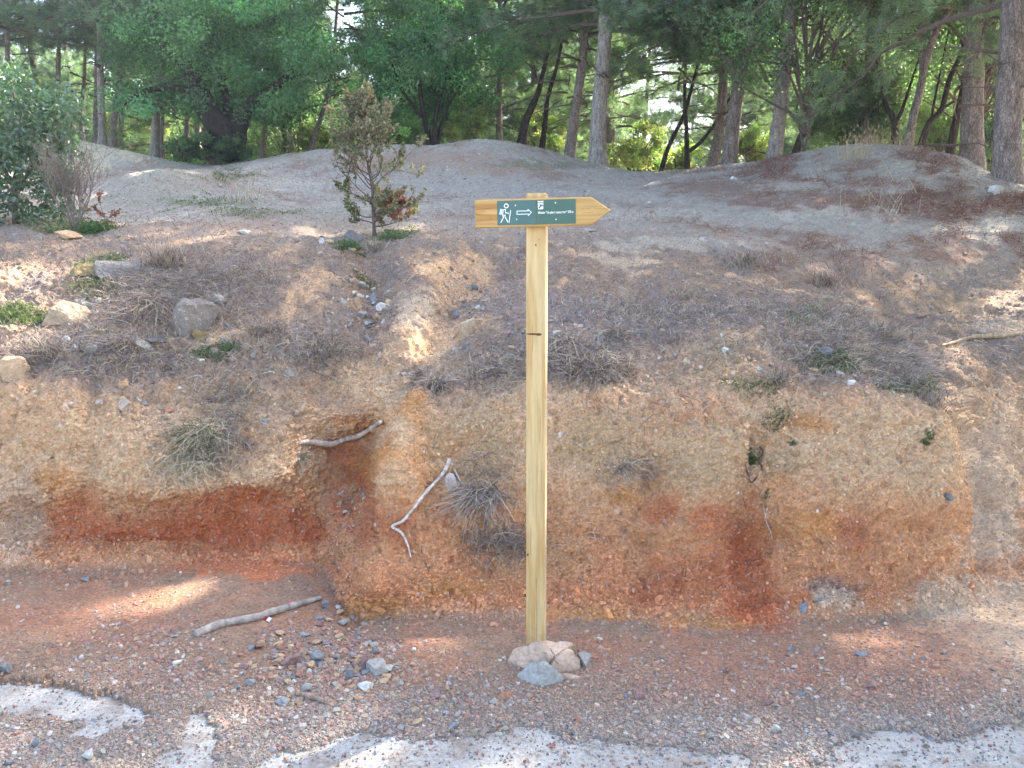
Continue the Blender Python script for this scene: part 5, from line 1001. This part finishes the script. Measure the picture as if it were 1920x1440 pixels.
# the wood beyond: many pines and leafy trees
def zfar(Y): return float(np.interp(Y, [17, 20, 24, 45, 90], [2.8, 2.3, 2.0, 1.0, -4]))
mbt = MB(); tube(mbt, catmull([(0, 0, -.3), (.05, 0, 2), (-.05, .05, 5), (.05, 0, 8.5)], 24), np.linspace(.16, .05, 24), 10, None, 0, .15, 4); TR = [mbt.mesh('trunk', [M_pine], True)]
mbt = MB(); tube(mbt, catmull([(0, 0, -.3), (.25, 0, 1.6), (.3, .1, 3.6), (.5, .1, 6)], 20), np.linspace(.12, .04, 20), 8, None, 0, .2, 4); TR.append(mbt.mesh('trunk', [M_oak], True))
used = []
nfar = 0
for Yc, n_, xr in ((21.5, 11, .72), (26, 15, .74), (31, 21, .76), (38, 27, .78), (47, 32, .8), (60, 36, .82)):
    for i in range(n_):
        x = (-1+2*(i+.5)/n_)*xr*Yc+rng.normal(0, .35*Yc/n_); Y = Yc+rng.uniform(-1.8, 2.2)
        u = 960+F*x/(Y*CP)
        if 1195 < u < 1275 and rng.random() < .8: continue
        if (1500 < u < 1570 or 1270 < u < 1310) and rng.random() < .4: continue
        pine = rng.random() < (.7 if x > 0 else .5)
        if pine: me, tr, lb, nm, ct, gp = PC[rng.integers(4)], TR[0], 'slender pine in the wood beyond the mounds', 'pine_tree', 'pine tree', 'pines of the far wood'
        else:
            j = rng.choice([0, 1, 2, 3, 3, 2]); me, tr = BC[j], TR[1]
            lb = 'light green leafy tree in the wood beyond the mounds' if j >= 2 else 'dark green leafy tree in the wood beyond the mounds'; nm, ct, gp = 'broadleaf_tree', 'tree', 'light leafy trees of the far wood' if j >= 2 else 'dark leafy trees of the far wood'
        t = thing(nm, (x, Y, zfar(Y)), lb, ct, gp, rz=rng.uniform(0, 6.28)); s = rng.uniform(.85, 1.25)*(1.0 if Yc < 30 else 1.25)
        a = link('trunk', tr, t); b = link('crown', me, t); a.scale = b.scale = (s,)*3; b.location.z = ((rng.uniform(.9, 2.6)-CZ0[me.name]*s) if pine else rng.uniform(-1.0, 1.6))
# pines added past the view's edge so that their crowns shade the bank
for i, (x, Y, j, lb) in enumerate([(9.6,8.0,3,''), (8.2,5.2,0,''), (6.2,5.4,0,''), (11.0,13.5,3,''), (6.4,15.5,0,''), (3.2,13.8,-1,''), (-9.5,11.0,1,''), (12,3.5,3,''), (9.2,1.2,0,'')]):
    if j < 0: continue
    z = groundz(x, Y) if Y < 14 else 2.6
    t = thing('pine_tree', (x, Y, z-.1), 'tall pine added for shade outside the edge of the view, beside the mounds', 'pine tree', 'shade pines beside the view')
    a = link('trunk', TR[0], t); b = link('crown', PC[j], t); a.scale = (1.15,)*3; b.scale = (1.1,)*3; b.location.z = .2; b.rotation_euler.z = i*1.3

# ------------------------------------------------------------------ young oak on the brink, the bush and the bare shrub at the left
p0, _ = hit(702, 446); k6 = (p0.y*CP)/F
t = thing('oak_sapling', p0, 'young oak with brown-green leaves and a few red ones on the brink', 'sapling')
mb = MB(); tips = []
def loc(u, v, dy=0): return np.array(P(u, v, Y=p0.y+dy)-p0)
stem = catmull([(0, 0, -.03), loc(700,400), loc(698,355,.01), loc(690,310), loc(686,275,-.01), loc(684,235), loc(678,195)], 50)
tube(mb, stem, np.interp(np.linspace(0, 1, 50), [0, .3, 1], [.017, .011, .002]), 10, None, 0, .2, 25)
for i in range(56):
    f = rng.uniform(.14, .97) if i > 9 else .09+.015*i; q = stem[int(f*49)]; az = i*2.4+rng.normal(0, .3)
    L = .43*(1-.85*max(0, f-.25))*rng.uniform(.55, 1.1)*(.8 if f < .25 else 1); up = .45+.5*f+rng.normal(0, .15)
    if f < .22: up = .1
    branch(mb, tips, q, unit(np.array([math.cos(az), math.sin(az)*.8, up])), L, .0055*(1.2-f*.7), 2 if rng.random() < .35 else 1, .25, .75, 3, .16, minr=.0009, sides=5)
mb.build('stem', [M_twig], t, smooth=True)
tips_p = np.array([q[0] for q in tips]); tips_d = np.array([q[1] for q in tips])
nl = 11500; wt = 1+1.0*(tips_p[:, 2] < .5); ix = rng.choice(len(tips_p), nl, p=wt/wt.sum()); c = tips_p[ix]+rng.normal(0, .008, (nl, 3)); d = unit(tips_d[ix]*.6+rdir(nl))
pal = np.array([srgb(150,144,122,.7), srgb(132,136,112,.7), srgb(164,150,132,.75), srgb(106,122,96,.65), srgb(166,128,112,.7)]); col = pal[rng.choice(5, nl, p=[.3, .25, .2, .17, .08])]
red_m = (np.linalg.norm(c-loc(745,400), axis=1) < .2) | (np.linalg.norm(c-loc(735,365), axis=1) < .12); col = np.where((red_m & (rng.random(nl) < .45))[:, None], srgb(176,70,60,.6)[None], col)
green_m = (c[:, 0] < -.05) & (c[:, 2] < .45) & (rng.random(nl) < .5); col = np.where(green_m[:, None], srgb(96,116,76,.5)[None], col)
mb = MB(); leaves(mb, c, d, unit(rdir(nl)*.7+np.array([0, -.3, .7])), rng.uniform(.017, .032, nl), rng.uniform(.012, .022, nl), np.clip(col*(1+rng.normal(0, .18, (nl, 1))), .01, .7), 0, .12, 'six')
mb.build('foliage', [M_herb], t)

p0, _ = hit(30, 420); t = thing('leafy_bush', p0, 'tall bush of glossy rounded leaves at the left edge', 'bush'); mb = MB()
lc = lambda u, v, dy=0: np.array(P(u, v, Y=p0.y+dy)-p0)
for pth, a, b in (([(0, 0, -.05), lc(28,380), lc(30,330), lc(40,280), lc(30,200), lc(20,150)], .03, .008), ([lc(29,370), lc(60,310,.1), lc(90,250,.1), lc(120,200,.1)], .016, .005), ([lc(29,360), lc(0,300,-.1), lc(-40,230,-.1)], .018, .006), ([lc(35,300), lc(60,260,-.2), lc(90,230,-.3)], .01, .004)): tube(mb, catmull(pth, 30), np.linspace(a, b, 30), 9, None, 0, .2, 20)
mb.build('stem', [M_twig], t, smooth=True); cl = []
for u, v, ru, rv, n_ in ((25,140,38,30,14), (10,190,80,40,30), (112,190,44,24,18), (90,235,60,30,22), (30,270,110,50,54), (30,340,100,45,46), (-90,260,100,120,60), (100,310,40,40,14), (20,395,70,22,14), (115,385,30,30,8)):
    for _ in range(n_):
        a = rng.uniform(0, 6.283); r_ = math.sqrt(rng.random()); cl.append(lc(u+ru*r_*math.cos(a), v+rv*r_*math.sin(a), rng.uniform(-.45, .6)))
mb = MB(); clump_leaves(mb, cl, rng.uniform(.07, .14, len(cl)), 34, .045, np.array([.085, .145, .085]), 0, .12, .12, 'six', .5); mb.build('foliage', [M_gloss], t)

p0, _ = hit(141, 436); t = thing('bare_shrub', p0, 'grey twiggy shrub, nearly leafless, beside the glossy bush', 'shrub'); mb = MB(); tips = []
for i in range(9):
    az = rng.uniform(0, 6.28); branch(mb, tips, np.array([0, 0, .0]), unit(np.array([math.cos(az)*.42, math.sin(az)*.4, 1])), rng.uniform(.3, .42), .007, 3, .25, .6, 3, .14, minr=.0011, sides=5)
mb.build('stem', [plain_mat('grey_bark', srgb(150,134,128,.6), .9, .7, 1.2, 40)], t)
tips_p = np.array([q[0] for q in tips]); nl = 1300; ix = rng.integers(0, len(tips_p), nl); c = tips_p[ix]+rng.normal(0, .006, (nl, 3))
mb = MB(); leaves(mb, c, rdir(nl), rdir(nl), rng.uniform(.008, .018, nl), rng.uniform(.005, .010, nl), colvar(srgb(156,146,132,.55), nl, .2), 0); mb.build('foliage', [M_herb], t)
def weed(u, v, n, w, h, c_, label, L=.03):
    p0, _ = hit(u, v); t = thing('weed', p0, label, 'weed', 'green weeds at the brink'); mb = MB(); k = n
    pc = rng.normal(0, 1, (k, 3))*np.array([w, w*.5, 0]); pc[:, 2] = np.abs(rng.normal(0, h, k)); leaves(mb, pc, unit(rdir(k)+np.array([0, 0, .5])), unit(rdir(k)*.6+np.array([0, 0, 1])), rng.uniform(.6, 1.2, k)*L, rng.uniform(.4, .7, k)*L, colvar(c_, k, .2), 0, .12, 'six')
    mb.build('foliage', [M_herb], t); mb = MB(); strands(mb, rng.normal(0, 1, (60, 3))*np.array([w, w*.5, .002]), np.tile([0, 0, 1.], (60, 1)), rng.uniform(1.0, 2.2, 60)*h, .002, colvar(srgb(120,132,80,.5), 60), .4, .2); mb.build('stalk', [M_herb], t)
weed(178, 438, 420, .10, .04, srgb(87,124,79,.62), 'bright green weeds right of the bare shrub')
weed(100, 438, 200, .08, .035, srgb(130,142,100,.8), 'pale green weeds left of the bare shrub')
weed(735, 448, 260, .07, .02, srgb(93,120,81,.62), 'green seedlings right of the young oak\'s foot', .018)
weed(655, 465, 200, .06, .02, srgb(93,120,81,.62), 'green seedlings left of the young oak\'s foot', .018)
weed(1408, 868, 130, .022, .025, srgb(93,111,79,.62), 'little green plant growing from the right bank face', .016)
weed(1712, 835, 60, .014, .014, srgb(101,122,75,.62), 'tiny bright green plant under the right hump', .014)
weed(430, 655, 160, .05, .015, srgb(96,126,88,.62), 'green seedlings below the lichened rock', .014)
weed(1480, 835, 40, .016, .01, srgb(101,116,84,.62), 'tiny green sprig on the right bank', .012)
weed(1445, 936, 40, .016, .008, srgb(101,123,90,.62), 'tiny green rosette low on the right bank', .012)
weed(195, 225+400, 50, .05, .01, srgb(96,126,88,.62), 'faint green seedlings on the left slope', .012)
mb = MB(); tt = []
p0, _ = hit(178, 440)
branch(mb, tt, np.zeros(3), unit(np.array([.3, 0, 1])), .22, .004, 2, .2, .7, 3, .15, minr=.001, sides=5)
t = thing('small_shrub', p0+Vector((.04, .1, 0)), 'small russet-leaved shrub right of the bare shrub', 'shrub'); mb.build('stem', [M_twig], t)
tp_ = np.array([q[0] for q in tt]); nl = 260; c = tp_[rng.integers(0, len(tp_), nl)]; mb = MB(); leaves(mb, c, rdir(nl), rdir(nl), rng.uniform(.014, .026, nl), rng.uniform(.01, .018, nl), colvar(srgb(168,118,100,.55), nl, .2), 0, .12, 'six'); mb.build('foliage', [M_herb], t)

# ------------------------------------------------------------------ air
m_h = bpy.data.materials.new('haze'); m_h.use_nodes = True; nt = m_h.node_tree; nt.nodes.clear()
vo = nt.nodes.new('ShaderNodeVolumePrincipled'); ou = nt.nodes.new('ShaderNodeOutputMaterial'); nt.links.new(vo.outputs[0], ou.inputs['Volume'])
vo.inputs['Color'].default_value = (.86, .93, 1, 1); vo.inputs['Density'].default_value = .0014; vo.inputs['Anisotropy'].default_value = .3
mb = MB(); mb.add([(-400,-61,-60),(400,-61,-60),(400,400,-60),(-400,400,-60),(-400,-61,22),(400,-61,22),(400,400,22),(-400,400,22)], CF)
tag(mb.build('haze', [m_h]), kind='stuff')
